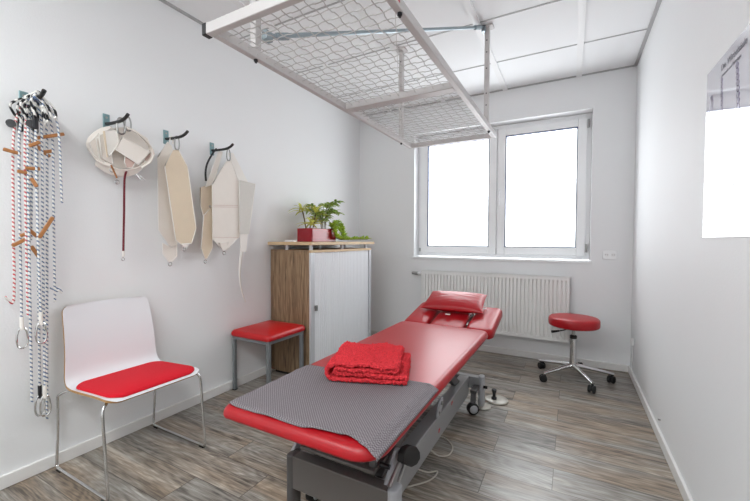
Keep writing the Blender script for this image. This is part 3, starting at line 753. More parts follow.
# ------------------------------------------------------------------ treatment table
TX0, TX1, TY0, TY1, TZ0, TZ1 = 1.125, 1.772, -2.878, -1.262, 0.480, 0.532
t = thing('treatment_table', 'height adjustable treatment table with red padding and grey steel base', 'treatment table', (1.45, -2.0, 0))
cushion(MB(), TX0, TX1, TY0, TY1, TZ0, TZ1, (0.055, 0.055, 0.045, 0.095), 0.032, 0.004, rings=6, flatb=0.014).build('main_pad', M_vinyl, t, angle=60)
HY0, HY1 = -1.235, -0.785
ca, sa = math.cos(math.radians(12)), math.sin(math.radians(12))
def tilt(p):      # headrest rises towards the wall
    y = p.y-HY0; z = p.z-0.49
    return Vector((p.x, HY0+y*ca-z*sa, 0.487+z*ca+y*sa))
cushion(MB(), 1.118, 1.305, HY0, HY1, 0.450, 0.522, 0.045, 0.030, 0.006, fn=tilt).build('headrest_wing', M_vinyl, t, angle=60)
cushion(MB(), 1.595, 1.785, HY0, HY1, 0.450, 0.522, 0.045, 0.030, 0.006, fn=tilt).build('headrest_wing', M_vinyl, t, angle=60)
cushion(MB(), 1.322, 1.578, HY0+0.005, HY1-0.06, 0.440, 0.512, 0.03, 0.028, 0.004, fn=tilt).build('headrest_centre', M_vinyl, t, angle=60)
hp = MB(); 
for x in (1.24, 1.66): hp.beam((x, -1.42, 0.437), (x, -1.23, 0.437), 0.03, 0.02); hp.beam((x, -1.235, 0.437), (x, -0.95, 0.437+0.285*math.tan(math.radians(10))), 0.03, 0.02)
hp.box(1.20, -1.12, 0.425, 1.70, -1.09, 0.44)
hp.build('headrest_bracket', M_darkgrey, t, bevel=0.002)
MB().tube([tilt(Vector((1.585, -1.13, 0.49))), tilt(Vector((1.585, -0.95, 0.50)))], 0.007, 8).build('headrest_rod', M_steel, t)
# frame below the pad
uf = MB()
for x in (1.245, 1.655): uf.box(x-0.02, -2.54, 0.395, x+0.02, -1.33, 0.445)
for y in (-2.52, -1.95, -1.38): uf.box(1.265, y-0.02, 0.40, 1.635, y+0.02, 0.44)
uf.box(1.30, -2.60, 0.445, 1.34, -1.35, 0.480); uf.box(1.56, -2.60, 0.445, 1.60, -1.35, 0.480)
uf.build('upper_frame', M_darkgrey, t, bevel=0.003)
# base: side rails, cross plates, posts
for x in (1.255, 1.615):
    MB().cyl((x+0.01, -2.56, 0.285), (x+0.05, -2.56, 0.285), 0.009, seg=12).build('end_knob', M_black, t)
    rl = MB().box(x-0.032, -2.572, 0.078, x+0.032, -1.30, 0.205); ro = rl.build('side_rail', M_greymetal, t, bevel=0.004)
    if x > 1.5:
        for (yy, zz) in ((-1.93, 0.125), (-1.70, 0.180)):
            q = MB(); q.box(x+0.0325, yy-0.012, zz-0.010, x+0.0332, yy+0.004, zz+0.010); q.box(x+0.0325, yy+0.006, zz-0.003, x+0.0332, yy+0.014, zz+0.008); q.build('red_logo', M_decal, ro, smooth=False)
MB().box(1.222, -2.625, 0.105, 1.695, -2.572, 0.240).build('foot_crossplate', M_taupe, t, bevel=0.004)
MB().box(1.215, -1.30, 0.125, 1.715, -1.25, 0.205).build('head_crossplate', M_greymetal, t, bevel=0.004)
for (x, y, dk, zt) in ((1.238, -2.60, 1, 0.244), (1.705, -2.60, 0, 0.252), (1.725, -1.27, 0, 0.215), (1.205, -1.27, 0, 0.215)):
    po = MB()
    cushion(po, x-0.020, x+0.020, y-0.032, y+0.032, 0.012, zt, 0.018, 0.008, 0.002)
    poo = po.build('base_post', M_darkgrey if dk else M_lightgrey, t, angle=50)
    MB().lathe((x+0.012, y, 0), [(0.045, 0.0), (0.052, 0.004), (0.050, 0.010), (0.02, 0.013), (0.002, 0.013)], 28).build('foot_disc', M_disc, poo, angle=40)
MB().cyl((1.745, -1.30, 0.150), (1.770, -1.30, 0.150), 0.010, seg=12).build('brake_knob', M_black, t)
# castor wheels with forks
for (x, y) in ((1.700, -1.405), (1.25, -1.405), (1.66, -2.52), (1.28, -2.52)):
    q = MB(); q.beam((x, y, 0.045), (x, y+0.02, 0.15), 0.034, 0.020, up=(0, 1, 0)); q.box(x-0.02, y, 0.135, x+0.02, y+0.13 if y > -2 else y-0.05, 0.155)
    fk = q.build('castor_fork', M_darkgrey, t, bevel=0.003)
    wa = Vector((0.55, -0.83, 0)) if y > -2 and x > 1.5 else Vector((1, 0, 0)); wc = Vector((x, y, 0.038))
    MB().tube([wc-wa*0.018, wc-wa*0.014, wc+wa*0.014, wc+wa*0.018], [0.034, 0.038, 0.038, 0.034], 28).build('castor_wheel', M_rubber, t, angle=50)
    MB().tube([wc+wa*0.018, wc+wa*0.022, wc+wa*0.025], [0.026, 0.025, 0.018], 24).build('hub_cap', M_lightgrey, t, angle=50)
# lift arms between base and upper frame, near end: rounded silver plates
def slab_arm(x, a, b, r0, r1, th, m_, nm='lift_arm'):
    (ya, za), (yb, zb) = a, b; an = math.atan2(zb-za, yb-ya); pts = []
    for k in range(13): q = an+PI/2+PI*k/12; pts.append((x-th/2, ya+r0*math.cos(q), za+r0*math.sin(q)))
    for k in range(13): q = an-PI/2+PI*k/12; pts.append((x-th/2, yb+r1*math.cos(q), zb+r1*math.sin(q)))
    o = MB().prism(pts, (th, 0, 0)).build(nm, m_, t, bevel=0.002)
    for (yy, zz) in (a, b): MB().cyl((x-th/2-0.003, yy, zz), (x+th/2+0.005, yy, zz), 0.011, seg=16).build('pivot_bolt', M_steel, o)
    return o
slab_arm(1.665, (-2.585, 0.215), (-2.50, 0.295), 0.026, 0.030, 0.014, M_lightgrey)
slab_arm(1.225, (-2.585, 0.215), (-2.50, 0.295), 0.026, 0.030, 0.014, M_lightgrey)
slab_arm(1.600, (-2.50, 0.20), (-2.02, 0.41), 0.025, 0.025, 0.03, M_darkgrey)
slab_arm(1.290, (-2.50, 0.20), (-2.02, 0.41), 0.025, 0.025, 0.03, M_darkgrey)
slab_arm(1.600, (-1.40, 0.165), (-1.78, 0.41), 0.025, 0.025, 0.03, M_darkgrey)
slab_arm(1.290, (-1.40, 0.165), (-1.78, 0.41), 0.025, 0.025, 0.03, M_darkgrey)
slab_arm(1.655, (-1.93, 0.275), (-1.97, 0.235), 0.030, 0.026, 0.010, M_lightgrey, 'hinge_plate')
# motor column in the middle
MB().tube([(1.44, -2.45, 0.17), (1.44, -1.75, 0.36)], 0.028, 16).build('lift_motor', M_black, t, angle=50)
MB().tube([(1.44, -1.9, 0.32), (1.44, -1.6, 0.40)], 0.016, 12).build('lift_piston', M_steel, t)
MB().box(1.27, -1.66, 0.375, 1.61, -1.62, 0.41).build('lift_crossbar', M_darkgrey, t, bevel=0.002)
MB().box(1.23, -2.47, 0.15, 1.62, -2.43, 0.19).build('lift_crossbar', M_darkgrey, t, bevel=0.002)
# backrest support straps at the foot end (seen below the pad)
for x in (1.30, 1.41, 1.56):
    MB().beam((x, -2.57, 0.275), (x, -2.52, 0.405), 0.010, 0.034).build('support_bracket', M_zinc if x < 1.35 else M_darkgrey, t, bevel=0.001)
MB().box(1.27, -2.60, 0.262, 1.62, -2.48, 0.276).build('support_shelf', M_taupe, t, bevel=0.003)
for x in (1.29, 1.60):
    MB().box(x-0.012, -2.58, 0.275, x+0.012, -2.56, 0.40).build('shelf_hanger', M_darkgrey, t, smooth=False)
# foot lever with black pad
for dx in (0.0, 0.045):
    MB().tube([at(393+dx*180-4, 487, 0, 1.700-dx*0.6), at(405+dx*120-3, 455, 0, 1.705-dx*0.6)], 0.007, 10).build('lever_rod', M_steel, t)
lp = []
for (px, py) in ((396.5, 461), (397.5, 452), (401, 446), (406, 443.8), (411, 445), (414.3, 450), (414.5, 457), (411, 463), (406, 465.5), (403, 463.5), (400, 463)): lp.append(at(px, py, 0, 1.700))
MB().prism(lp, (0.026, 0, 0)).build('lever_pad', M_rubber, t, bevel=0.005, bseg=3)
# cable loops under the rail
MB().tube(smoothpts([(1.63, -2.05, 0.09), (1.66, -1.98, 0.02), (1.70, -1.92, 0.005), (1.69, -1.83, 0.004), (1.62, -1.78, 0.01), (1.55, -1.82, 0.02)], 6), 0.0035, 7).build('power_cable', M_cable, t)
MB().tube(smoothpts([(1.60, -2.20, 0.07), (1.65, -2.12, 0.01), (1.69, -2.08, 0.004), (1.68, -2.16, 0.004), (1.60, -2.26, 0.004)], 6), 0.0035, 7).build('power_cable', M_cable, t)

# foot switch on the floor
t = thing('foot_switch', 'round pale foot switch with a dark upright knob behind the table', 'foot switch', (1.80, -1.125, 0))
MB().lathe((1.80, -1.125, 0), [(0.070, 0), (0.078, 0.004), (0.078, 0.010), (0.070, 0.015), (0.03, 0.017), (0.002, 0.017)], 40).build('base_disc', M_disc, t, angle=40)
MB().lathe((1.785, -1.14, 0), [(0.018, 0.017), (0.018, 0.028), (0.010, 0.034), (0.011, 0.055), (0.017, 0.078), (0.014, 0.086), (0.002, 0.088)], 24).build('pedal_knob', M_pull, t, angle=50)
MB().tube(smoothpts([(1.735, -1.16, 0.006), (1.70, -1.20, 0.004), (1.64, -1.17, 0.004), (1.55, -1.22, 0.004), (1.48, -1.4, 0.004)], 6), 0.003, 7).build('cable', M_cable, t)

# ------------------------------------------------------------------ mat, towel, pillow
def pad_z(x, y):     # upper surface of the main pad
    re = 0.032; d = max(min(x-TX0, TX1-x, y-TY0, TY1-y), 0.008)
    zt = TZ1-0.004
    if d >= re: return zt+0.0035
    d = max(d, 0.0); return zt-re+math.sqrt(max(0, re*re-(re-d)**2))
front = [(1.148, -2.852), (1.175, -2.858), (1.24, -2.858), (1.323, -2.858), (1.41, -2.857), (1.489, -2.858), (1.55, -2.848), (1.595, -2.842), (1.64, -2.838), (1.673, -2.838), (1.700, -2.846), (1.730, -2.858), (1.760, -2.868), (1.780, -2.874)]
back = [(1.116+(1.776-1.116)*k/13, -2.405+(2.405-2.335)*k/13) for k in range(14)]
NU, NV = 90, 60; mv = []; mf = []
for i in range(NU+1):
    u = i/NU*13; k = min(int(u), 12); f_ = u-k
    A = Vector(front[k]).lerp(Vector(front[k+1]), f_); B_ = Vector(back[k]).lerp(Vector(back[k+1]), f_)
    for j in range(NV+1):
        v = j/NV; p = A.lerp(B_, v)
        if i == NU: pass
        x = p.x; y = p.y; xx = min(max(x, TX0+0.001), TX1-0.001); yy = max(y, TY0+0.001)
        z = pad_z(xx, yy)+0.0035
        if x > TX1-0.002: z -= (x-TX1+0.002)*1.2; x = TX1+0.004
        if x < TX0+0.002: z -= (TX0+0.002-x)*0.9; x = TX0-0.003
        z += 0.0025*max(0, mnoise.noise(Vector((x*9, y*7, 3))))*1.0 + (0.004*math.exp(-v*14)*max(0, math.sin(u*2.4)))
        mv.append((x, y, z))
for i in range(NU):
    for j in range(NV): a = i*(NV+1)+j; mf.append((a, a+NV+1, a+NV+2, a+1))
mo = MB().add(mv, mf).build('foot_mat', M_mat, angle=80, solid=0.003)
tag(mo, 'grey textured mat spread over the foot end of the red table', 'mat')

TU = Vector((math.cos(math.radians(20)), math.sin(math.radians(20)), 0)); TV = Vector((-TU.y, TU.x, 0)); TC = Vector((1.452, -2.335, 0.5415))
path = []
def arc(cx, cz, r, a0, a1, n=7):
    return [(cx+r*math.cos(a0+(a1-a0)*k/n), cz+r*math.sin(a0+(a1-a0)*k/n)) for k in range(n+1)]
z1, z2, z3, z4 = 0.009, 0.030, 0.050, 0.071
path += [(0.180, z1), (0.10, z1), (0.0, z1), (-0.10, z1)] + arc(-0.128, (z1+z4)/2, (z4-z1)/2, -PI/2, -3*PI/2, 10)[0:]
path += [(-0.06, z4+0.001), (0.02, z4+0.002), (0.09, z4+0.001), (0.125, z4)] + arc(0.128, (z3+z4)/2, (z4-z3)/2, PI/2, -PI/2, 6)
path += [(0.09, z3), (0.0, z3), (-0.08, z3)] + arc(-0.112, (z2+z3)/2, (z3-z2)/2, PI/2, 3*PI/2, 6)
path += [(-0.06, z2), (0.02, z2), (0.10, z2), (0.176, z2-0.002)]
pp = []
for i in range(len(path)-1):
    a, b = Vector(path[i]), Vector(path[i+1]); m_ = max(1, int((b-a).length/0.008))
    for k in range(m_): pp.append(a.lerp(b, k/m_))
pp.append(Vector(path[-1]))
NVT = 34; tv = []; tf = []; HD = 0.155
for i, p in enumerate(pp):
    for j in range(NVT+1):
        v = -HD+2*HD*j/NVT
        nz = mnoise.noise(Vector((p.x*14, v*14, p.y*60+1)))*0.008; nz2 = mnoise.noise(Vector((p.x*11+5, v*9, p.y*40)))*0.012
        edge = 0.010*mnoise.noise(Vector((i*0.05, 7, j > NVT/2)))*(1 if j in (0, NVT) else 0)
        top = max(0, p.y-0.05)/0.012
        w_ = TC + TU*(p.x+nz2*0.6 + 0.02*(p.y-0.03)*(v/HD)) + TV*(v+edge+nz2*0.4) + Vector((0, 0, p.y + nz*min(1, p.y/0.02) + top*0.008*mnoise.noise(Vector((p.x*18, v*18, 2)))))
        if i < 16: w_.z = max(w_.z, TC.z+0.006)
        tv.append(tuple(w_))
for i in range(len(pp)-1):
    for j in range(NVT): a = i*(NVT+1)+j; tf.append((a, a+1, a+NVT+2, a+NVT+1))
tw = MB().add(tv, tf).build('towel', M_terry, angle=120, solid=0.0145)
tx = bpy.data.textures.new('terry', 'CLOUDS'); tx.noise_scale = 0.007
su = tw.modifiers.new('u', 'SUBSURF'); su.levels = 2; su.render_levels = 2
dm = tw.modifiers.new('d', 'DISPLACE'); dm.texture = tx; dm.strength = 0.017; dm.texture_coords = 'LOCAL'; dm.mid_level = 0.5
tag(tw, 'folded red terry towel lying across the mat and the red table', 'towel')

t = thing('head_pillow', 'small red vinyl pillow resting on the raised headrest', 'pillow', (1.44, -0.95, 0.60))
PC = Vector((1.432, -0.908, 0.640)); pu = Vector((math.cos(0.02), math.sin(0.02), 0)); pv = Vector((-math.sin(0.02)*math.cos(0.36), math.cos(0.36), math.sin(0.36))); pw = pu.cross(pv)
NA = 40; top = []; bot = []
def pil(a, b, s_):
    ea = (1-abs(a)**2.6); eb = (1-abs(b)**2.6); th = 0.046*(max(0, ea)*max(0, eb))**0.42
    pin = 1-0.045*(1-a*a); pin2 = 1-0.03*(1-b*b)
    cr_ = 0.0022*mnoise.noise(Vector((a*3, b*8, s_)))
    return PC + pu*(a*(0.232-0.008*b)*pin2) + pv*(b*0.138*pin) + pw*(s_*(th+cr_*(th/0.046)))
vs_ = []; fs_ = []
for s_ in (1, -1):
    o_ = len(vs_)
    for i in range(NA+1):
        for j in range(NA+1): vs_.append(tuple(pil(-1+2*i/NA, -1+2*j/NA, s_)))
    for i in range(NA):
        for j in range(NA):
            a = o_+i*(NA+1)+j; q = (a, a+NA+1, a+NA+2, a+1); fs_.append(q if s_ > 0 else q[::-1])
MB().add(vs_, fs_).build('pillow_cover', M_vinyl, t, angle=80)
bp_ = []
for k in range(4*NA):
    side, kk = divmod(k, NA); c = -1+2*kk/NA
    a, b = ((c, -1), (1, c), (-c, 1), (-1, -c))[side]; bp_.append(pil(a, b, 0))
MB().tube(bp_, 0.0028, 6, closed=True).build('piping', M_vinyl, t)
MB().tube(smoothpts([PC+pu*0.215+pv*0.04-pw*0.005, PC+pu*0.235+pv*0.05-pw*0.02, PC+pu*0.240+pv*0.015-pw*0.045, PC+pu*0.220+pv*0.0-pw*0.04, PC+pu*0.205+pv*0.02-pw*0.02], 6), 0.0035, 6).build('white_tie', M_hem, t)
tag(MB().box(1.415, -1.105, 0.566, 1.45, -1.085, 0.572).build('white_clip', M_hem, bevel=0.001), 'tiny white tag lying on the headrest centre before the pillow', 'tag')

# ------------------------------------------------------------------ wall hooks
HOOK = 'hooks in a row on the left wall'
hz = 1.768
def hook(y, label):
    t = thing('wall_hook', label, 'hook', (0, y, hz), HOOK)
    MB().box(0, y-0.017, hz-0.045, 0.006, y+0.017, hz+0.042).build('wall_plate', M_hookplate, t, bevel=0.003)
    P = smoothpts([(0.004, y, hz-0.012), (0.05, y, hz-0.016), (0.12, y, hz-0.018), (0.160, y, hz-0.016), (0.195, y, hz-0.007), (0.218, y, hz+0.006)], 5)
    MB().tube(P, 0.0085, 10).build('hook_arm', M_black, t, angle=60)
    MB().cyl((0.006, y, hz+0.022), (0.009, y, hz+0.022), 0.006, seg=10).build('screw', M_steel, t)
    return t
HY = [-3.032, -2.693, -2.362, -2.032]
h0 = hook(HY[0], 'wall hook holding the rope bundle')
dup(h0, (0, HY[1], hz), 'wall hook holding the bundled cream sling with the maroon strap')
dup(h0, (0, HY[2], hz), 'wall hook holding the long octagonal tan slings')
dup(h0, (0, HY[3], hz), 'wall hook holding the chest sling with the hanging ribbon')

def carabiner(c, Ln, wd, r, ax_w=Vector((0, 1, 0)), mb=None):
    mb = mb or MB(); P = []; c = Vector(c)
    for k in range(20):
        a = 2*PI*k/20; ca_, sa_ = math.cos(a), math.sin(a)
        ww = wd/2*(0.88+0.12*(-sa_)); P.append(c + ax_w*(ca_*ww*abs(ca_)**-0.3 if abs(ca_) > 0.05 else 0) + Vector((0, 0, sa_*Ln/2)))
    mb.tube(P, r, 6, closed=True); return mb

# ropes: (px at mid, top toggle y px, bottom y px, depth x, material, sideways drift px, carabiner, toggles [(dx0,dy0,dx1,dy1)], label)
ROPE = 'rope slings hanging on the first wall hook'
specs = [
 (13, 297, 0.05, 'R', 1, False, [(3, 149, 21, 154)], 'red flecked rope, leftmost of the bundle, with a curled free end'),
 (19, 330, 0.07, 'B', 3, True,  [(12, 246, 26, 239), (20, 236, 31, 232)], 'blue flecked rope second from the left, ending in a steel clip'),
 (25, 316, 0.10, 'R', 3, False, [(17, 171, 28, 173)], 'red flecked rope hanging among the blue ones, short end by the first clip'),
 (28, 402, 0.12, 'B', 4, False, [(25, 168, 40, 169)], 'long blue flecked rope ending alone left of the low clips'),
 (32, 240, 0.09, 'B', -1, False, [(31, 246, 39, 257)], 'short blue flecked rope ending at the lowest slanted wooden toggle'),
 (37, 398, 0.06, 'B', 3, True,  [(29, 140, 50, 157)], 'blue flecked rope holding the left one of the low steel clips'),
 (36, 325, 0.14, 'B', 5, True,  [(31, 178, 37, 187)], 'blue flecked rope slanting right to a middle height clip'),
 (42, 398, 0.13, 'B', 3, True,  [(39, 238, 53, 217), (29, 146, 40, 142)], 'blue flecked rope holding the right one of the low steel clips'),
 (47, 420, 0.08, 'B', 0, False, [(28, 229, 39, 238), (44, 152, 53, 151)], 'longest blue flecked rope with a dangling end below the clips'),
 (53, 302, 0.11, 'B', 2, False, [(37, 138, 64, 134)], 'knotted blue flecked rope second from the right of the bundle'),
 (60, 203, 0.15, 'B', 2, False, [], 'short blue flecked rope, rightmost of the bundle'),
]
hookc = Vector((0, HY[0], hz))
for n_, (px, yb, xd, cm, drift, clip, togs, lab) in enumerate(specs):
    topx = 0.030+0.135*n_/10
    arm = Vector((topx, HY[0], hz-0.002))
    bot = at(px+drift, yb, 0, xd); m1 = at(px, 150, 0, xd); m2 = at(px+drift*0.4, 0.5*(150+yb), 0, xd)
    sh_ = at(px+(35-px)*0.12, 122, 0, (xd*0.7+topx*0.3))
    t = thing('hanging_rope', lab, 'rope', arm, ROPE)
    P = [arm+Vector((0.0, 0.014, -0.05)), arm+Vector((0, 0.011, -0.012)), arm+Vector((0, 0, 0.006)), arm+Vector((0.0, -0.013, -0.015)), arm.lerp(sh_, 0.55)+Vector((0, 0, 0.010)), sh_, m1, m2, bot]
    if n_ == 0: P += [bot+Vector((0, -0.018, -0.01)), bot+Vector((0.0, -0.03, 0.006))]
    MB().tube(smoothpts(P, 8), 0.0050, 8).build('cord', M_ropeR if cm == 'R' else M_ropeB, t, angle=80)
    # striped sleeve loop over the hook
    sp_ = (-0.045, 0.020, -0.03, 0.035, -0.015, 0.015, -0.035, 0.030, -0.010, 0.03, 0.055)[n_]; ln_ = 0.085+0.03*((n_*7) % 5)/4
    MB().tube(smoothpts([arm+Vector((0.0, sp_*0.75, -ln_)), arm+Vector((0, sp_*0.55, -ln_*0.5)), arm+Vector((0.0, 0.004, 0.008)), arm+Vector((0.006, -0.010, 0.004)), arm+Vector((0.010, sp_-0.012, -ln_*0.45)), arm+Vector((0.010, sp_, -ln_*0.95)), arm+Vector((0.004, sp_*0.9, -ln_*1.05))], 5), 0.0050, 8).build('striped_sleeve', M_ropeK, t, angle=80)
    if n_ in (1, 6):
        yo = -0.055 if n_ == 1 else -0.01
        MB().tube([arm+Vector((-0.007, yo, -0.125)), arm+Vector((0.009, yo-0.006, -0.125))], 0.017, 18).build('pulley', M_pull, t, angle=50)
    if n_ in (0, 3, 5, 8):
        MB().box(arm.x-0.006, arm.y-0.010+sp_*0.5, arm.z-0.150, arm.x+0.006, arm.y+0.010+sp_*0.5, arm.z-0.075).build('dark_snap_hook', M_pull, t, bevel=0.004)
    for (x0, y0, x1, y1) in togs:
        a = at(x0, y0, 0, xd+0.012); b = at(x1, y1, 0, xd+0.018); Lg = (b-a).length
        MB().beam(a, b, 0.012, 0.015).build('wooden_toggle', M_toggle, t, bevel=0.003)
    if clip:
        co = carabiner(bot+Vector((0, 0, -0.035)), 0.095, 0.042, 0.0042).build('steel_clip', M_chrome, t)
        MB().cyl(bot+Vector((0, 0, 0.0)), bot+Vector((0, 0, 0.06)), 0.0075, seg=10).build('rope_sleeve', M_pull if n_ == 5 else M_hem, t)
    elif n_ == 9:
        kz = at(px+2, 290, 0, xd)
        MB().tube(smoothpts([kz+Vector((0, -0.02, 0.012)), kz+Vector((0.008, 0, -0.004)), kz+Vector((0, 0.02, 0.0)), kz+Vector((-0.008, 0.01, 0.012)), kz+Vector((0, 0.028, -0.018))], 5), 0.0055, 7).build('knot', M_ropeB, t)
# ------------------------------------------------------------------ slings
def panel(pts, x, th, m_, mh, parent, name, lean=0.0, hem=0.003, bulge=0.0):
    """flat cloth panel at distance x from the wall (reaching x+th), outline given in photo pixels; hem piping round it"""
    W = [at(px, py, 0, x) for px, py in pts]
    z0_ = max(p.z for p in W)
    W = [Vector((p.x+lean*(z0_-p.z), p.y, p.z)) for p in W]
    o = MB().prism(W, (th, 0, 0)).build(name, m_, parent, bevel=min(0.0035, th*0.4))
    if mh: MB().tube([p+Vector((th, 0, 0)) for p in W], hem, 6, closed=True).build('hem', mh, o, angle=80)
    return o
def dring(px, py, x, parent, r=0.011):
    c = at(px, py, 0, x); P = [c+Vector((0, math.cos(2*PI*k/14)*r, math.sin(2*PI*k/14)*r*1.1)) for k in range(14)]
    return MB().tube(P, 0.0024, 6, closed=True).build('ring', M_chrome, parent)
# third hook
t = thing('octagonal_sling', 'long tan octagonal sling hanging in front on the third hook', 'sling', (0.09, HY[2], 1.74))
panel([(172, 150), (178, 150), (187, 167), (195.5, 228), (191, 243.5), (180.5, 244.5), (175, 240), (164, 166)], 0.105, 0.007, M_tan, M_hem, t, 'sling_panel')
dring(184, 249, 0.11, t); panel([(181, 243.5), (189, 243), (187, 247.5), (183, 247.5)], 0.108, 0.006, M_hem, None, t, 'ring_tab')
carabiner(at(177, 143, 0, 0.10), 0.085, 0.034, 0.0036).build('snap_clip', M_steel, t)
t = thing('octagonal_sling', 'long cream octagonal sling partly hidden behind the tan one', 'sling', (0.05, HY[2]-0.03, 1.75))
panel([(167, 142), (171, 146), (176, 165), (176.5, 200), (180, 236), (176, 245), (170, 247), (158, 230), (157, 157)], 0.055, 0.006, M_canvas, M_hem, t, 'sling_panel')
panel([(162, 243), (168, 246), (176.5, 243), (176.5, 256), (172, 261.5), (168, 261.5), (162.5, 254)], 0.050, 0.004, M_canvas, M_hem, t, 'end_flap')
dring(170, 264, 0.056, t)
MB().tube(smoothpts([at(169, 143, 0, 0.058), (0.058, HY[2]-0.010, 1.740), (0.058, HY[2], 1.764), (0.056, HY[2]+0.012, 1.740), (0.056, HY[2]+0.010, 1.72)], 5), 0.0035, 6).build('hanging_loop', M_hem, t)
# fourth hook
t = thing('chest_sling', 'cream stitched chest sling with ribbon on the fourth hook', 'sling', (0.09, HY[3], 1.74))
panel([(226.5, 160), (230, 160), (238.5, 184), (238.5, 237), (236, 239), (225.5, 250), (222, 250), (212, 239), (211.5, 184)], 0.085, 0.010, M_canvas, M_hem, t, 'main_panel')
for yy in (205.5, 207.2, 237.5):
    MB().tube([at(212.5, yy-0.3, 0, 0.0965), at(238, yy, 0, 0.0965)], 0.0012, 5).build('stitched_seam', M_pinkish, t)
dring(224, 253, 0.09, t); 
panel([(219, 243), (228, 242), (226, 250), (222, 250)], 0.096, 0.003, M_canvas, M_hem, t, 'ring_tab')
panel([(228, 153), (233, 153), (247.5, 182), (242, 186), (236, 176)], 0.074, 0.006, M_hem, None, t, 'shoulder_strap')
panel([(238.5, 180), (254.5, 184), (251, 213), (248, 234), (239, 234.5)], 0.100, 0.007, M_greyweb, M_hem, t, 'grey_strap')
panel([(240, 234), (247.5, 234), (246, 252), (240.2, 252)], 0.102, 0.004, M_hem, None, t, 'strap_end')
rb = [at(px, py, 0, 0.105) for px, py in ((242, 251), (240.5, 262), (239.8, 275), (241.5, 290), (245.5, 302))]
Q = smoothpts(rb, 6); v2 = []; f2 = []
for i, p in enumerate(Q):
    hw = 0.013*(1-i/len(Q))+0.003; v2 += [p-Vector((0, hw, 0)), p+Vector((0, hw, 0))]
for i in range(len(Q)-1): f2.append((2*i, 2*i+1, 2*i+3, 2*i+2))
MB().add(v2, f2).build('ribbon', M_hem, t, solid=0.0015)
carabiner(at(228.5, 155, 0, 0.10), 0.080, 0.034, 0.0036).build('snap_clip', M_steel, t)
t = thing('folded_arm_sling', 'narrow folded tan sling with dark cord left of the chest sling', 'sling', (0.05, HY[3]-0.05, 1.72))
panel([(199.5, 187.5), (211.8, 183), (212.5, 199), (211.5, 213), (203, 217), (200, 207)], 0.050, 0.008, M_tan, M_hem, t, 'upper_panel')
panel([(211.5, 206), (203, 215.5), (200.5, 248), (204, 258.5), (206.5, 258.5), (211.8, 248)], 0.062, 0.007, M_tan, M_hem, t, 'lower_panel')
panel([(218, 151), (222, 152), (213, 184), (205, 187)], 0.058, 0.006, M_canvas, M_hem, t, 'strap')
MB().tube(smoothpts([(0.05, HY[3], 1.762), at(213, 153, 0, 0.05), at(207.5, 163, 0, 0.055), at(205.5, 172, 0, 0.06), at(206, 181, 0, 0.06)], 5), 0.0065, 8).build('dark_cord', M_pull, t)
dring(205.3, 261.5, 0.064, t); dring(210, 206.5, 0.072, t, 0.006)
# second hook: a bundle of looped straps
t = thing('bundled_head_sling', 'bundled cream sling with clips and a hanging maroon strap', 'sling', (0.09, HY[1], 1.70))
def band(P, w0, m_, nm, axis=Vector((1, 0, 0.25)), th=0.006, fold=None):
    """soft webbing band following P, its width lying along axis"""
    Q = smoothpts(P, 7); ax_ = Vector(axis).normalized(); v = []; f = []
    for i, p in enumerate(Q):
        for k in range(5):
            s__ = -1+k/2.0; v.append(p+ax_*(w0/2*s__) + Vector((0, 0, -0.006*s__*s__)))
    for i in range(len(Q)-1):
        for k in range(4): a = i*5+k; f.append((a, a+1, a+6, a+5))
    return MB().add(v, f).build(nm, m_, t, angle=80, solid=th, subsurf=1)
def P4(l): return [at(px, py, 0, x) for px, py, x in l]
band(P4([(113, 129, 0.05), (102, 132, 0.045), (91, 141, 0.04), (90, 151, 0.045), (99, 159, 0.06), (110, 162, 0.08)]), 0.056, M_canvas, 'looped_band', (0.45, 0.25, -0.75))
band(P4([(125, 126, 0.13), (138, 133, 0.14), (150, 146, 0.13), (150, 158, 0.12), (140, 166, 0.12)]), 0.060, M_canvas, 'looped_band', (0.75, -0.1, -0.3))
band(P4([(96, 160, 0.05), (108, 168, 0.07), (122, 172, 0.10), (136, 170, 0.12), (145, 163, 0.12)]), 0.050, M_canvas, 'looped_band', (0.5, 0, 0.6))
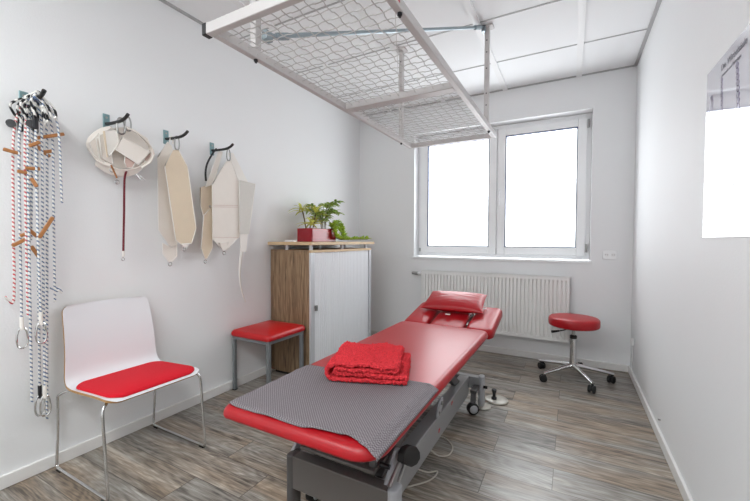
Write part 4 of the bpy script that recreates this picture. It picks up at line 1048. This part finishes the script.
panel([(94, 139), (108, 129), (128, 128), (145, 139), (151, 155), (138, 169), (115, 168), (98, 160)], 0.055, 0.022, M_canvas, M_hem, t, 'folded_layers')
panel([(88, 143), (97, 134), (102, 145), (101, 162), (92, 155)], 0.045, 0.016, M_canvas, M_hem, t, 'folded_layers')
panel([(98, 136), (108, 131), (112, 165), (101, 158)], 0.082, 0.010, M_canvas, M_hem, t, 'folded_layers')
panel([(103.5, 131), (115, 129.5), (118, 143.5), (108, 157), (104.5, 146)], 0.110, 0.010, M_hem, M_hem, t, 'white_flap')
panel([(121, 137), (149.5, 152.5), (138, 165), (115, 150)], 0.125, 0.010, M_canvas, M_hem, t, 'rose_flap')
panel([(124.5, 155), (130, 157.5), (134.5, 162.5), (131.5, 168), (126, 168), (123.5, 162)], 0.118, 0.008, M_pinkish, M_hem, t, 'round_lining')
panel([(102.5, 131), (104.8, 131), (108, 157), (106.5, 157.5)], 0.121, 0.003, M_tan, None, t, 'tan_binding')
panel([(143, 152), (152.5, 149), (154, 154), (150, 163), (144, 166)], 0.112, 0.006, M_pinkish, M_hem, t, 'end_loop')
for (px, py) in ((117, 182), (112, 170)): dring(px, py, 0.11, t, 0.010)
MB().tube([at(111, 165, 0, 0.12), at(117, 178, 0, 0.115)], 0.004, 6).build('tan_cord', M_toggle, t)
for (a, b) in (((136, 174), (141, 180)), ((139, 175), (145, 180))): MB().tube([at(*a, 0, 0.12), at(*b, 0, 0.13)], 0.0035, 6).build('clip_pin', M_chrome, t)
carabiner(at(121, 126, 0, 0.11), 0.085, 0.045, 0.005).build('snap_clip', M_steel, t)
carabiner(at(128, 124, 0, 0.13), 0.075, 0.034, 0.004).build('snap_clip', M_steel, t)
MB().tube(smoothpts([at(127, 170, 0, 0.11), at(124.5, 180, 0, 0.11), at(124, 215, 0, 0.11), at(123.3, 252, 0, 0.11)], 6), 0.0055, 8).build('maroon_strap', M_maroon, t)
MB().tube([at(123.3, 251, 0, 0.11), at(123.2, 256.5, 0, 0.11)], 0.0065, 8).build('strap_tip', M_hem, t)
dring(123, 259, 0.11, t, 0.007)
